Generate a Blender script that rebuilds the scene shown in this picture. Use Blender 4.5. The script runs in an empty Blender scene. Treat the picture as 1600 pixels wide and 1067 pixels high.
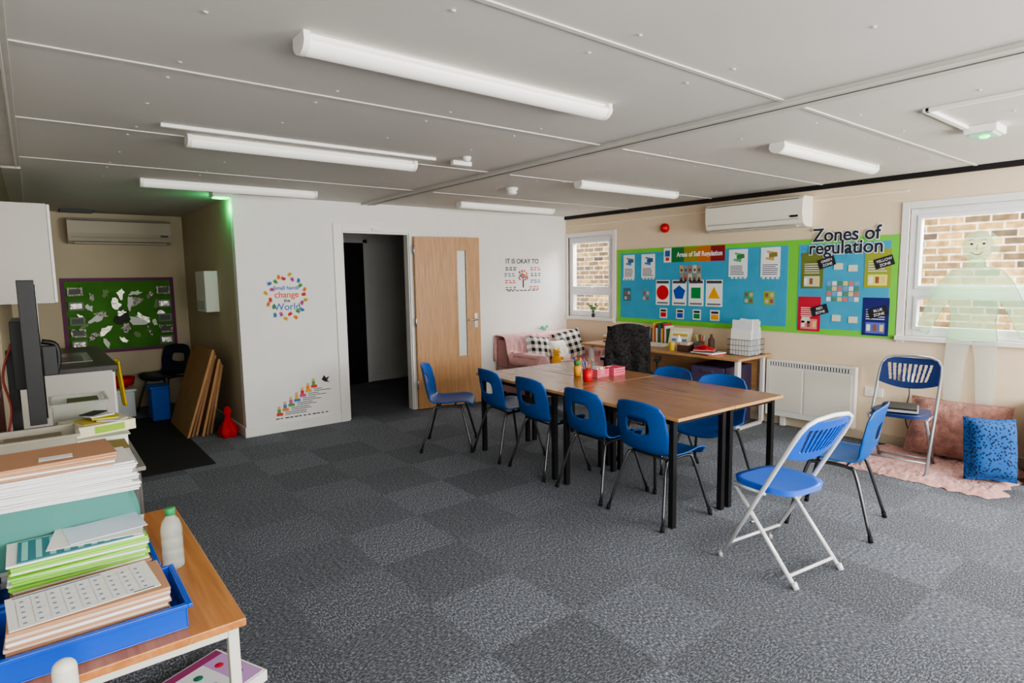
import bpy, bmesh, math, random
from mathutils import Vector, Matrix, noise
random.seed(7)
COL=bpy.context.scene.collection
def lin(c): 
    c=c/255.0
    return c/12.92 if c<=.04045 else ((c+.055)/1.055)**2.4
def rgb(r,g,b): return (lin(r),lin(g),lin(b),1)
M={}
def mat(name,c,rough=.6,metal=0,bump=0,bscale=40,var=0,vscale=6,emit=None,es=0,alpha=1,coat=0,sheen=0):
    if name in M: return M[name]
    m=bpy.data.materials.new(name); m.use_nodes=True; nt=m.node_tree
    b=nt.nodes['Principled BSDF']; b.inputs['Base Color'].default_value=rgb(*c)
    b.inputs['Roughness'].default_value=rough; b.inputs['Metallic'].default_value=metal
    if coat: b.inputs['Coat Weight'].default_value=coat
    if sheen: b.inputs['Sheen Weight'].default_value=sheen
    if alpha<1: b.inputs['Alpha'].default_value=alpha
    if emit: b.inputs['Emission Color'].default_value=rgb(*emit); b.inputs['Emission Strength'].default_value=es
    if bump or var:
        tc=nt.nodes.new('ShaderNodeTexCoord')
        n=nt.nodes.new('ShaderNodeTexNoise'); n.inputs['Scale'].default_value=bscale; n.inputs['Detail'].default_value=4
        nt.links.new(tc.outputs['Object'],n.inputs['Vector'])
        if bump:
            bp=nt.nodes.new('ShaderNodeBump'); bp.inputs['Strength'].default_value=bump; bp.inputs['Distance'].default_value=.01
            nt.links.new(n.outputs['Fac'],bp.inputs['Height']); nt.links.new(bp.outputs[0],b.inputs['Normal'])
        if var:
            n2=nt.nodes.new('ShaderNodeTexNoise'); n2.inputs['Scale'].default_value=vscale; n2.inputs['Detail'].default_value=5
            nt.links.new(tc.outputs['Object'],n2.inputs['Vector'])
            r=nt.nodes.new('ShaderNodeMapRange'); r.inputs['From Min'].default_value=.3;r.inputs['From Max'].default_value=.7
            r.inputs['To Min'].default_value=1-var; r.inputs['To Max'].default_value=1+var
            nt.links.new(n2.outputs['Fac'],r.inputs['Value'])
            mx=nt.nodes.new('ShaderNodeVectorMath'); mx.operation='SCALE'; mx.inputs[0].default_value=rgb(*c)[:3]
            nt.links.new(r.outputs[0],mx.inputs['Scale']); nt.links.new(mx.outputs[0],b.inputs['Base Color'])
    M[name]=m; return m
def wood(name,c1,c2,axis='X',scale=3,rough=.4):
    if name in M: return M[name]
    m=bpy.data.materials.new(name); m.use_nodes=True; nt=m.node_tree; b=nt.nodes['Principled BSDF']
    tc=nt.nodes.new('ShaderNodeTexCoord'); mp=nt.nodes.new('ShaderNodeMapping'); nt.links.new(tc.outputs['Object'],mp.inputs[0])
    s=[14,14,14]; s['XYZ'.index(axis)]=.8; mp.inputs['Scale'].default_value=s
    n=nt.nodes.new('ShaderNodeTexNoise'); n.inputs['Scale'].default_value=scale; n.inputs['Detail'].default_value=8; n.inputs['Distortion'].default_value=.6
    nt.links.new(mp.outputs[0],n.inputs['Vector'])
    r=nt.nodes.new('ShaderNodeValToRGB'); r.color_ramp.elements[0].position=.3; r.color_ramp.elements[1].position=.7
    r.color_ramp.elements[0].color=rgb(*c1); r.color_ramp.elements[1].color=rgb(*c2)
    nt.links.new(n.outputs['Fac'],r.inputs[0]); nt.links.new(r.outputs[0],b.inputs['Base Color']); b.inputs['Roughness'].default_value=rough
    M[name]=m; return m

class MB:
    def __init__(s): s.v=[];s.f=[];s.mi=[];s.sm=[];s.mats=[]
    def add(s,vs,fs,m,smooth=False,X=None):
        o=len(s.v)
        for v in vs: s.v.append(tuple(X@Vector(v)) if X else tuple(v))
        if m not in s.mats: s.mats.append(m)
        k=s.mats.index(m)
        for f in fs: s.f.append([i+o for i in f]); s.mi.append(k); s.sm.append(smooth)
    def box(s,x0,x1,y0,y1,z0,z1,m,X=None):
        x0,x1=min(x0,x1),max(x0,x1);y0,y1=min(y0,y1),max(y0,y1);z0,z1=min(z0,z1),max(z0,z1)
        v=[(x0,y0,z0),(x1,y0,z0),(x1,y1,z0),(x0,y1,z0),(x0,y0,z1),(x1,y0,z1),(x1,y1,z1),(x0,y1,z1)]
        s.add(v,[(0,3,2,1),(4,5,6,7),(0,1,5,4),(1,2,6,5),(2,3,7,6),(3,0,4,7)],m,False,X)
    def tube(s,pts,r,m,n=10,X=None,closed=False,rs=None,cap=True):
        pts=[Vector(p) for p in pts]; N=len(pts); vs=[];fs=[]
        up=None
        for i,p in enumerate(pts):
            a=pts[i-1] if (i>0 or closed) else p; b=pts[(i+1)%N] if (i<N-1 or closed) else p
            d=(b-a).normalized()
            if up is None: up=d.orthogonal().normalized()
            else: up=(up-d*up.dot(d)).normalized()
            w=d.cross(up); rr=rs[i] if rs else r
            for k in range(n):
                t=2*math.pi*k/n; vs.append(p+(up*math.cos(t)+w*math.sin(t))*rr)
        for i in range(N if closed else N-1):
            for k in range(n):
                j=(i+1)%N; fs.append((i*n+k,i*n+(k+1)%n,j*n+(k+1)%n,j*n+k))
        if cap and not closed: fs.append(tuple(range(n))[::-1]); fs.append(tuple((N-1)*n+k for k in range(n)))
        s.add(vs,fs,m,True,X)
    def cyl(s,p0,p1,r,m,n=16,r2=None,X=None): s.tube([p0,p1],r,m,n,X,rs=[r,r if r2 is None else r2])
    def lathe(s,prof,c,m,n=24,X=None):
        vs=[];fs=[]
        for (r,z) in prof:
            for k in range(n):
                t=2*math.pi*k/n; vs.append((c[0]+r*math.cos(t),c[1]+r*math.sin(t),c[2]+z))
        for i in range(len(prof)-1):
            for k in range(n): fs.append((i*n+k,i*n+(k+1)%n,(i+1)*n+(k+1)%n,(i+1)*n+k))
        fs.append(tuple(range(n))[::-1]); fs.append(tuple((len(prof)-1)*n+k for k in range(n)))
        s.add(vs,fs,m,True,X)
    def ell(s,c,r,m,n=16,X=None,amp=0,fr=8):
        vs=[];fs=[]
        for i in range(n//2+1):
            ph=math.pi*i/(n//2)
            for k in range(n):
                t=2*math.pi*k/n; d=Vector((math.sin(ph)*math.cos(t),math.sin(ph)*math.sin(t),math.cos(ph)))
                a=1+(amp*noise.noise(d*fr+Vector(c)*7) if amp else 0)
                vs.append((c[0]+d.x*r[0]*a,c[1]+d.y*r[1]*a,c[2]+d.z*r[2]*a))
        for i in range(n//2):
            for k in range(n): fs.append((i*n+k,(i+1)*n+k,(i+1)*n+(k+1)%n,i*n+(k+1)%n))
        s.add(vs,fs,m,True,X)
    def poly(s,pts,m,X=None,th=0,nrm=None):
        n=len(pts)
        if not th: s.add(pts,[tuple(range(n))],m,False,X); return
        d=Vector(nrm)*th; vs=[Vector(p) for p in pts]+[Vector(p)+d for p in pts]
        fs=[tuple(range(n))[::-1],tuple(range(n,2*n))]+[(i,(i+1)%n,(i+1)%n+n,i+n) for i in range(n)]
        s.add(vs,fs,m,False,X)
    def surf(s,fn,nu,nv,m,skip=None,X=None,smooth=True):
        vs=[fn(i/nu,j/nv) for j in range(nv+1) for i in range(nu+1)]
        fs=[]
        for j in range(nv):
            for i in range(nu):
                if skip and skip((i+.5)/nu,(j+.5)/nv): continue
                a=j*(nu+1)+i; fs.append((a,a+1,a+nu+2,a+nu+1))
        s.add(vs,fs,m,smooth,X)
    def pillow(s,c,w,h,d,m,R=None,n=14,amp=.0):
        R=R or Matrix.Identity(4); X=Matrix.Translation(c)@R
        for sg in (1,-1):
            def fn(a,b):
                x=2*a-1;z=2*b-1
                k=max(0,(1-x**4)*(1-z**4))**.5
                sc=1-.07*(1-abs(x*z))*(abs(x)**3+abs(z)**3)*.7
                return Vector((x*w/2*sc, sg*d/2*k+(amp*noise.noise(Vector((x*4,z*4,sg))) if amp else 0)*(k>0), z*h/2*sc))
            s.surf(fn,n,n,m,X=X)
    def make(s,name,bevel=0,solid=0,soff=0,sub=0,loc=None,rot=0,segs=2,weld=False):
        me=bpy.data.meshes.new(name); me.from_pydata(s.v,[],s.f); 
        for m in s.mats: me.materials.append(m)
        for p,k,sm in zip(me.polygons,s.mi,s.sm): p.material_index=k; p.use_smooth=sm
        me.update()
        o=bpy.data.objects.new(name,me); COL.objects.link(o)
        if loc is not None: o.location=loc; o.rotation_euler=(0,0,rot)
        if weld: w=o.modifiers.new('w','WELD'); w.merge_threshold=.0004
        if solid: q=o.modifiers.new('s','SOLIDIFY'); q.thickness=solid; q.offset=soff
        if bevel: b=o.modifiers.new('b','BEVEL'); b.width=bevel; b.segments=segs; b.limit_method='ANGLE'; b.angle_limit=math.radians(40)
        if sub: q=o.modifiers.new('u','SUBSURF'); q.levels=sub; q.render_levels=sub
        return o
def inst(o,name,loc,rot):
    n=bpy.data.objects.new(name,o.data); COL.objects.link(n); n.location=loc; n.rotation_euler=(0,0,rot)
    for m in o.modifiers:
        k=n.modifiers.new(m.name,m.type)
        for a in ('thickness','offset','width','segments','limit_method','angle_limit','levels','render_levels','merge_threshold'):
            if hasattr(m,a): setattr(k,a,getattr(m,a))
    return n
def crom(pts,n=6):
    P=[Vector(p) for p in pts]; P=[P[0]*2-P[1]]+P+[P[-1]*2-P[-2]]; out=[]
    for i in range(1,len(P)-2):
        for k in range(n):
            t=k/n; a,b,c,d=P[i-1],P[i],P[i+1],P[i+2]
            out.append(.5*((2*b)+(c-a)*t+(2*a-5*b+4*c-d)*t*t+(3*b-a-3*c+d)*t**3))
    out.append(P[-2]); return out
def text(parent,body,loc,size,m,wall='R',align='CENTER',ext=.0005,rotz=0,sx=1,offset=0):
    c=bpy.data.curves.new('lettering','FONT'); c.body=body; c.size=size; c.extrude=ext; c.align_x=align; c.align_y='CENTER'; c.offset=offset
    c.materials.append(m); o=bpy.data.objects.new('lettering',c); COL.objects.link(o)
    if wall=='R': R=Matrix(((0,0,-1),(-1,0,0),(0,1,0)))
    elif wall=='B': R=Matrix(((1,0,0),(0,0,-1),(0,1,0)))
    else: R=Matrix.Identity(3)
    X=Matrix.Translation(loc)@R.to_4x4()@Matrix.Rotation(rotz,4,'Z')@Matrix.Diagonal((sx,1,1,1))
    o.matrix_world=X
    if parent: o.parent=parent; o.matrix_parent_inverse=parent.matrix_basis.inverted()
    return o

# ---------- materials ----------
white=mat('white_paint',(234,232,227),.7,bump=.05,bscale=120,var=.02)
cream=mat('cream_wall',(228,209,180),.7,bump=.05,bscale=120,var=.03,vscale=2)
cream_shade=mat('cream_wall_niche_shade',(198,182,156),.7,bump=.05,bscale=120,var=.04,vscale=2)  # cream wall again, with the niche's dimness put into the colour
ceilm=mat('ceiling_panel',(210,207,200),.7,bump=.04,bscale=200,var=.035,vscale=1.5)
beamm=mat('ceiling_beam',(196,193,185),.6,var=.05)
joint=mat('joint_strip',(210,207,200),.6)
trimw=mat('white_gloss',(236,234,228),.35)
upvc=mat('upvc',(240,240,240),.3)
black=mat('black_metal',(22,22,24),.45)
dark=mat('dark_plastic',(20,20,22),.45)
chrome=mat('chair_leg_metal',(95,96,99),.35,.9)
rubber=mat('rubber',(15,15,15),.8)
bluep=mat('blue_plastic',(15,84,160),.38,bump=.06,bscale=300)
bluef=mat('blue_fold',(26,92,200),.32)
navy=mat('navy_fold',(16,40,92),.4)
whitem=mat('white_tube',(225,226,228),.3,.1)
greym=mat('grey_tube',(160,162,166),.3,.4)
paper=mat('paper',(238,237,232),.8,bump=.1,bscale=60)
pink=mat('pink_fabric',(214,164,162),.95,bump=.5,bscale=60,var=.1,vscale=20,sheen=.3)
rose=mat('rug_rose',(208,156,146),1,bump=1,bscale=90,var=.2,vscale=30,sheen=.3)
rosed=mat('fluffy_rose_brown',(176,128,116),1,bump=1,bscale=70,var=.3,vscale=24,sheen=.3)
green_b=mat('board_border',(118,205,70),.7)
blue_b=mat('board_blue',(64,160,196),.75,bump=.35,bscale=9,var=.07,vscale=4)
acm=mat('ac_white',(235,230,215),.4)
steel=mat('steel',(170,172,175),.25,.9)
card=mat('cardboard',(160,120,80),.85,var=.08,vscale=8)
red=mat('red',(200,25,30),.45)
ink=mat('ink',(35,35,42),.7)
table_w=wood('table_laminate',(136,92,62),(166,120,84),'Y',3,.26)
edge_w=wood('table_edge',(190,140,88),(206,160,108),'Y',3,.45)
desk_w=wood('desk_beech',(176,132,88),(200,156,110),'Y',2,.35)
door_w=wood('door_oak',(172,126,80),(198,152,106),'Z',4,.45)
oak=wood('low_table_oak',(178,112,60),(206,142,86),'Y',3,.35)

def carpet():
    m=bpy.data.materials.new('carpet_tiles'); m.use_nodes=True; nt=m.node_tree; N=nt.nodes.new; L=nt.links.new; b=nt.nodes['Principled BSDF']
    g=N('ShaderNodeNewGeometry')
    ch=N('ShaderNodeTexChecker'); ch.inputs['Scale'].default_value=2; ad=N('ShaderNodeVectorMath'); ad.operation='ADD'; ad.inputs[1].default_value=(.12,.08,.101)
    L(g.outputs['Position'],ad.inputs[0]); L(ad.outputs[0],ch.inputs['Vector'])
    ch.inputs['Color1'].default_value=(1,1,1,1);ch.inputs['Color2'].default_value=(0,0,0,1)
    outs=[]
    for sc in ((1,2.4,1),(2.4,1,1)):
        mp=N('ShaderNodeMapping'); mp.inputs['Scale'].default_value=sc; L(g.outputs['Position'],mp.inputs[0])
        n=N('ShaderNodeTexNoise'); n.inputs['Scale'].default_value=58; n.inputs['Detail'].default_value=6; n.inputs['Roughness'].default_value=.75; L(mp.outputs[0],n.inputs['Vector']); outs.append(n)
    mx=N('ShaderNodeMix'); mx.data_type='FLOAT'; L(ch.outputs['Fac'],mx.inputs[0]); L(outs[0].outputs['Fac'],mx.inputs[2]); L(outs[1].outputs['Fac'],mx.inputs[3])
    r=N('ShaderNodeValToRGB'); e=r.color_ramp.elements; e[0].position=.38;e[0].color=rgb(30,34,41);e[1].position=.64;e[1].color=rgb(158,164,174)
    k=r.color_ramp.elements.new(.5);k.color=rgb(68,73,82)
    L(mx.outputs[0],r.inputs[0])
    fl=N('ShaderNodeVectorMath'); fl.operation='SCALE'; fl.inputs['Scale'].default_value=2; L(ad.outputs[0],fl.inputs[0])
    f2=N('ShaderNodeVectorMath'); f2.operation='FLOOR'; L(fl.outputs[0],f2.inputs[0])
    wn=N('ShaderNodeTexWhiteNoise'); L(f2.outputs[0],wn.inputs['Vector'])
    mr=N('ShaderNodeMapRange'); mr.inputs['To Min'].default_value=.80;mr.inputs['To Max'].default_value=1.12; L(wn.outputs['Value'],mr.inputs['Value'])
    c2=N('ShaderNodeMapRange'); c2.inputs['To Min'].default_value=.86;c2.inputs['To Max'].default_value=1.06; L(ch.outputs['Fac'],c2.inputs['Value'])
    mm=N('ShaderNodeMath'); mm.operation='MULTIPLY'; L(mr.outputs[0],mm.inputs[0]); L(c2.outputs[0],mm.inputs[1])
    sc=N('ShaderNodeVectorMath'); sc.operation='SCALE'; L(r.outputs[0],sc.inputs[0]); L(mm.outputs[0],sc.inputs['Scale'])
    L(sc.outputs[0],b.inputs['Base Color']); b.inputs['Roughness'].default_value=.95; b.inputs['Sheen Weight'].default_value=.1
    bp=N('ShaderNodeBump'); bp.inputs['Strength'].default_value=.6; bp.inputs['Distance'].default_value=.006; L(mx.outputs[0],bp.inputs['Height']); L(bp.outputs[0],b.inputs['Normal'])
    return m
carp=carpet()
def brick():
    m=bpy.data.materials.new('stock_brick'); m.use_nodes=True; nt=m.node_tree; N=nt.nodes.new; L=nt.links.new; b=nt.nodes['Principled BSDF']
    g=N('ShaderNodeNewGeometry'); sp=N('ShaderNodeSeparateXYZ'); cb=N('ShaderNodeCombineXYZ'); L(g.outputs['Position'],sp.inputs[0]); L(sp.outputs['Y'],cb.inputs['X']); L(sp.outputs['Z'],cb.inputs['Y'])
    br=N('ShaderNodeTexBrick'); br.inputs['Scale'].default_value=1; br.inputs['Brick Width'].default_value=.215; br.inputs['Row Height'].default_value=.075; br.inputs['Mortar Size'].default_value=.009
    br.inputs['Color1'].default_value=rgb(190,156,98); br.inputs['Color2'].default_value=rgb(62,54,50); br.inputs['Mortar'].default_value=rgb(205,196,178); br.inputs['Bias'].default_value=-.05
    L(cb.outputs[0],br.inputs['Vector'])
    n=N('ShaderNodeTexNoise'); n.inputs['Scale'].default_value=14; n.inputs['Detail'].default_value=5; L(cb.outputs[0],n.inputs['Vector'])
    mr=N('ShaderNodeMapRange'); mr.inputs['From Min'].default_value=.3;mr.inputs['From Max'].default_value=.7;mr.inputs['To Min'].default_value=.5;mr.inputs['To Max'].default_value=1.35; L(n.outputs['Fac'],mr.inputs['Value'])
    sc=N('ShaderNodeVectorMath'); sc.operation='SCALE'; L(br.outputs['Color'],sc.inputs[0]); L(mr.outputs[0],sc.inputs['Scale'])
    L(sc.outputs[0],b.inputs['Base Color']); b.inputs['Roughness'].default_value=.9
    return m
brickm=brick()
def glassm():
    m=bpy.data.materials.new('window_glass'); m.use_nodes=True; nt=m.node_tree; nt.nodes.clear(); N=nt.nodes.new
    o=N('ShaderNodeOutputMaterial');t=N('ShaderNodeBsdfTransparent');g=N('ShaderNodeBsdfGlossy');g.inputs['Roughness'].default_value=.03;x=N('ShaderNodeMixShader');x.inputs[0].default_value=.07
    nt.links.new(t.outputs[0],x.inputs[1]);nt.links.new(g.outputs[0],x.inputs[2]);nt.links.new(x.outputs[0],o.inputs[0]); return m
glass=glassm()
def clearp(name,col,a):
    return mat(name,col,.15,alpha=a)

# ---------- room shell ----------
H=2.4; XR=6.0; YB=6.29; XL=-1.7; YN=-1.6
def shell(name,boxes,m,bevel=0):
    b=MB()
    for x in boxes: b.box(*x,m)
    return b.make(name,bevel)
shell('floor',[(XL-.1,XR+.12,YN-.1,8.95,-.1,0)],carp)
shell('ceiling',[(XL-.1,XR+.12,YN-.1,8.95,H,H+.1)],ceilm)
shell('wall_back',[(1.57,2.64,YB,YB+.1,0,H),(3.49,XR,YB,YB+.1,0,H),(2.64,3.49,YB,YB+.1,2.10,H)],white)
shell('wall_lobby_side',[(1.57,1.67,YB+.1,8.8,0,H)],cream_shade)
shell('wall_niche_back',[(-.3,1.57,8.8,8.9,0,H)],cream_shade)
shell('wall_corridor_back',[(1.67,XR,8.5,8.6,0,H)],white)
shell('wall_niche_left',[(-.3,-.2,5.46,8.8,0,H),(XL,-.3,5.46,5.56,0,H)],cream_shade)
shell('wall_left',[(XL-.1,XL,YN,5.56,0,H)],white)
W1=(5.40,6.24); W2=(.55,1.98); wz=(1.0,2.10)
shell('wall_right',[(XR,XR+.12,YN,8.95,0,wz[0]),(XR,XR+.12,YN,8.95,wz[1],H),(XR,XR+.12,YN,W2[0],*wz),(XR,XR+.12,W2[1],W1[0],*wz),(XR,XR+.12,W1[1],8.95,*wz)],cream)
shell('wall_near',[(XL,XR,YN-.1,YN,0,.9),(XL,XR,YN-.1,YN,2.15,H),(XL,-.6,YN-.1,YN,.9,2.15),(2.2,2.8,YN-.1,YN,.9,2.15),(5.6,XR,YN-.1,YN,.9,2.15)],white)
shell('baseboard_back',[(1.57,2.56,YB-.015,YB,0,.1),(3.58,4.6,YB-.015,YB,0,.1),(1.56,1.57,YB,6.3,0,.1)],trimw,.003)
shell('baseboard_niche',[(1.555,1.57,YB-.015,8.8,0,.1)],trimw,.003)
shell('baseboard_corridor',[(1.67,2.98,8.485,8.5,0,.1),(3.95,5.9,8.485,8.5,0,.1)],trimw,.003)
shell('baseboard_right',[(5.985,6.0,YN,6.29,0,.09)],mat('trunk_beige',(205,190,165),.5),.003)
b=MB()
for y in (.33,1.53,2.73,3.93,5.13):
    b.box(XL,2.90,y-.012,y+.012,H-.006,H,joint); b.box(3.06,XR,y-.012,y+.012,H-.006,H,joint)
b.make('trim_ceiling_joints',.002)
b=MB(); b.box(2.90,3.06,YN,YB,H-.018,H,beamm); b.box(2.975,2.985,YN,YB,H-.022,H-.018,mat('beam_seam',(120,116,110),.7)); b.box(2.90,2.912,YN,YB,H-.024,H-.018,joint)
b.make('trim_ceiling_beam',.002)
b=MB(); b.box(-.11,.0,YN,5.46,H-.018,H,beamm); b.box(-.03,-.02,YN,5.46,H-.024,H-.018,joint); b.box(-.11,.0,5.56,8.8,H-.018,H,beamm); b.make('trim_ceiling_beam_left',.002)
b=MB()
sc=mat('screw_cap',(228,226,220),.5)
for xx in [.5,1.1,1.7,2.3,3.5,4.1,4.7,5.3]:
    for yy in [.9,1.42,1.64,2.1,2.62,2.84,3.3,3.82,4.04,4.6,5.03,5.25,5.7]:
        b.lathe([(.009,-.004),(.006,-.006)],(xx+random.uniform(-.02,.02),yy,H),sc,8)
b.make('trim_ceiling_screw_caps')
shell('trim_right_wall_top',[(XR-.03,XR,YN,YB,H-.045,H)],dark)
shell('trim_right_wall_rail',[(XR-.012,XR,2.0,YB,2.245,2.27)],mat('rail_cream',(238,222,195),.5),.003)
b=MB(); b.box(.3,.62,8.35,8.75,H-.012,H,dark)
for k in range(8): b.box(.31,.61,8.38+k*.047,8.395+k*.047,H-.016,H-.012,mat('vent_grey',(90,88,84),.5))
b.make('ceiling_vent_grille')
b=MB()
for x0,x1 in ((2.56,2.66),(3.47,3.57)): b.box(x0,x1,YB-.02,YB+.0,0,2.17,trimw)
b.box(2.66,3.47,YB-.02,YB,2.09,2.17,trimw)
b.box(2.64,2.67,YB,YB+.1,0,2.10,trimw);b.box(3.46,3.49,YB,YB+.1,0,2.10,trimw);b.box(2.67,3.46,YB,YB+.1,2.07,2.10,trimw)
b.box(2.67,2.69,YB+.03,YB+.05,0,2.07,trimw); b.box(3.0,3.12,YB-.04,YB-.02,2.10,2.13,trimw)
b.make('door_frame',.003)
b=MB(); W=.83; T=.044; Hd=2.05
b.box(0,.52,-T/2,T/2,.01,Hd,door_w); b.box(.66,W,-T/2,T/2,.01,Hd,door_w); b.box(.52,.66,-T/2,T/2,.01,.6,door_w); b.box(.52,.66,-T/2,T/2,1.9,Hd,door_w)
for x0,x1,z0,z1 in ((.515,.535,.59,1.91),(.645,.665,.59,1.91),(.535,.645,.59,.61),(.535,.645,1.89,1.91)): b.box(x0,x1,-T/2-.006,T/2+.006,z0,z1,desk_w)
b.box(.535,.645,-.004,.004,.61,1.89,mat('frosted_glass',(205,215,212),.3))
b.box(.54,.62,-.014,-.004,1.45,1.62,paper)
b.box(.745,.79,-T/2-.008,-T/2,.95,1.13,steel); b.cyl((.768,-T/2-.008,1.05),(.768,-T/2-.05,1.05),.009,steel); b.cyl((.775,-T/2-.05,1.05),(.66,-T/2-.05,1.05),.009,steel)
b.box(-.004,0,-T/2,T/2,.01,Hd,edge_w)
for z in (.25,1.0,1.85): b.cyl((-.008,-T/2,z),(-.008,-T/2,z+.1),.008,steel)
b.make('door_1',.002,loc=(3.51,YB-.055,0),rot=math.radians(-10))
b=MB(); b.box(3.0,3.9,8.45,8.5,0,2.1,black); b.box(3.9,3.97,8.46,8.5,0,2.15,trimw); b.box(2.93,3.0,8.46,8.5,0,2.15,trimw); b.box(2.93,3.97,8.46,8.5,2.1,2.15,trimw); b.cyl((3.82,8.45,1.02),(3.82,8.40,1.02),.012,steel); b.make('door_2',.002)

def window(name,y0,y1,z0,z1,tz,mull=None):
    b=MB(); x0,x1=XR+.02,XR+.09; f=.055
    b.box(x0,x1,y0,y0+f,z0,z1,upvc);b.box(x0,x1,y1-f,y1,z0,z1,upvc);b.box(x0,x1,y0+f,y1-f,z0,z0+f,upvc);b.box(x0,x1,y0+f,y1-f,z1-f,z1,upvc)
    cols=[(y0+f,y1-f)]
    for c0,c1 in cols:
        b.box(x0,x1,c0,c1,tz-.03,tz+.03,upvc)
        for a0,a1 in ((z0+f,tz-.03),(tz+.03,z1-f)):
            s=.03
            b.box(x0-.012,x1-.01,c0,c0+s,a0,a1,upvc);b.box(x0-.012,x1-.01,c1-s,c1,a0,a1,upvc);b.box(x0-.012,x1-.01,c0+s,c1-s,a0,a0+s,upvc);b.box(x0-.012,x1-.01,c0+s,c1-s,a1-s,a1,upvc)
            b.box(x0+.02,x0+.026,c0+s,c1-s,a0+s,a1-s,glass)
    a=.06
    b.box(XR-.015,XR+.02,y0-a,y0,z0-a,z1+a,trimw);b.box(XR-.015,XR+.02,y1,min(y1+a,YB-.002),z0-a,z1+a,trimw);b.box(XR-.015,XR+.02,y0,y1,z1,z1+a,trimw)
    b.box(XR-.05,XR+.02,y0-a,min(y1+a,YB-.002),z0-.04,z0,trimw)
    ym=(y0+y1)/2
    b.cyl((x0-.014,ym,tz+.05),(x0-.04,ym,tz+.05),.01,upvc); b.box(x0-.05,x0-.035,ym-.05,ym+.05,tz+.04,tz+.06,upvc)
    return b.make(name,.004)
window('window_1',W1[0],W1[1],*wz,1.36)
window('window_2',W2[0],W2[1],*wz,1.38)
def nwin(name,x0,x1):
    b=MB(); y0,y1=YN-.08,YN-.02;z0,z1=.9,2.15;f=.06
    b.box(x0,x0+f,y0,y1,z0,z1,upvc);b.box(x1-f,x1,y0,y1,z0,z1,upvc);b.box(x0+f,x1-f,y0,y1,z0,z0+f,upvc);b.box(x0+f,x1-f,y0,y1,z1-f,z1,upvc)
    m=(x0+x1)/2;b.box(m-.03,m+.03,y0,y1,z0+f,z1-f,upvc)
    return b.make(name,.004)
nwin('window_3',-.6,2.2);nwin('window_4',2.8,5.6)
b=MB(); b.box(7.3,7.5,-3,9.5,-.3,3.6,brickm); b.make('brick_boundary_wall')
shell('ground_outside',[(6.12,12,-8,12,-.3,-.12)],mat('paving',(150,148,140),.9,var=.1))

# ---------- ceiling fixtures ----------
diff=mat('light_diffuser',(245,243,236),.35,emit=(255,250,240),es=.25)  # lights are off; weak glow added so the diffusers look bright white
def batten(name,x0,x1,y,w=.10):
    b=MB(); 
    b.box(x0+.02,x1-.02,y-w*.3,y+w*.3,H-.024,H,trimw)
    prof=[(math.cos(math.pi*k/12)*w/2,-math.sin(math.pi*k/12)*.042) for k in range(13)]
    top=H-.022; vs=[];n=len(prof)
    for x in (x0+.02,x1-.02):
        for p in prof: vs.append((x,y+p[0],top+p[1]))
    b.add(vs,[(i,i+1,n+i+1,n+i) for i in range(n-1)]+[(0,n,2*n-1,n-1)],diff,True)
    for xa,xb in ((x0,x0+.022),(x1-.022,x1)):
        vs=[]; pr=[(p[0]*1.06,p[1]*1.06) for p in prof]
        for x in (xa,xb):
            for p in pr: vs.append((x,y+p[0],top+p[1]))
        b.add(vs,[(i,i+1,n+i+1,n+i) for i in range(n-1)]+[(0,n,2*n-1,n-1),tuple(range(n)),tuple(range(n,2*n))[::-1]],trimw)
        b.box(xa,xb,y-w/2,y+w/2,top,H,trimw)
    return b.make(name)
batten('fluorescent_batten_light',.77,2.28,2.11,.105)
batten('fluorescent_batten_light.001',.75,2.22,3.9)
batten('fluorescent_batten_light.002',.74,2.18,5.72)
batten('fluorescent_batten_light.003',3.80,5.29,2.03)
batten('fluorescent_batten_light.004',3.83,5.22,3.86)
batten('fluorescent_batten_light.005',3.76,5.16,5.65)
batten('fluorescent_batten_light.006',-1.5,-.04,2.3)
b=MB(); b.box(.59,2.26,3.66,3.69,H-.02,H,trimw); b.box(2.40,2.56,3.66,3.70,H-.03,H,trimw); b.make('ceiling_conduit',.004)
b=MB(); b.lathe([(.03,0),(.03,-.012),(.02,-.03),(.01,-.033)],(2.42,3.52,H),trimw); b.make('occupancy_sensor')
b=MB(); b.lathe([(.055,0),(.055,-.02),(.042,-.028),(.042,-.04),(.05,-.045),(.035,-.06),(.01,-.062)],(3.6,4.5,H),trimw); b.make('smoke_detector')
b=MB(); b.box(3.66,3.69,.0,1.17,H-.02,H,trimw); b.box(3.66,4.315,1.15,1.18,H-.02,H,trimw); b.make('cable_trunking',.003)
gl=mat('green_led',(60,230,120),.4,emit=(40,255,110),es=4)
b=MB(); b.box(4.32,4.52,1.02,1.18,H-.045,H,trimw); b.box(4.34,4.5,1.04,1.16,H-.055,H-.045,mat('lens',(170,235,200),.2)); b.lathe([(.03,0),(.018,-.012)],(4.42,1.1,H-.055),gl,12); b.make('emergency_light',.006)
b=MB(); b.box(1.36,1.53,6.10,6.26,H-.05,H,trimw); b.box(1.38,1.51,6.12,6.23,H-.062,H-.05,gl); b.make('emergency_light.001',.006)

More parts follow.
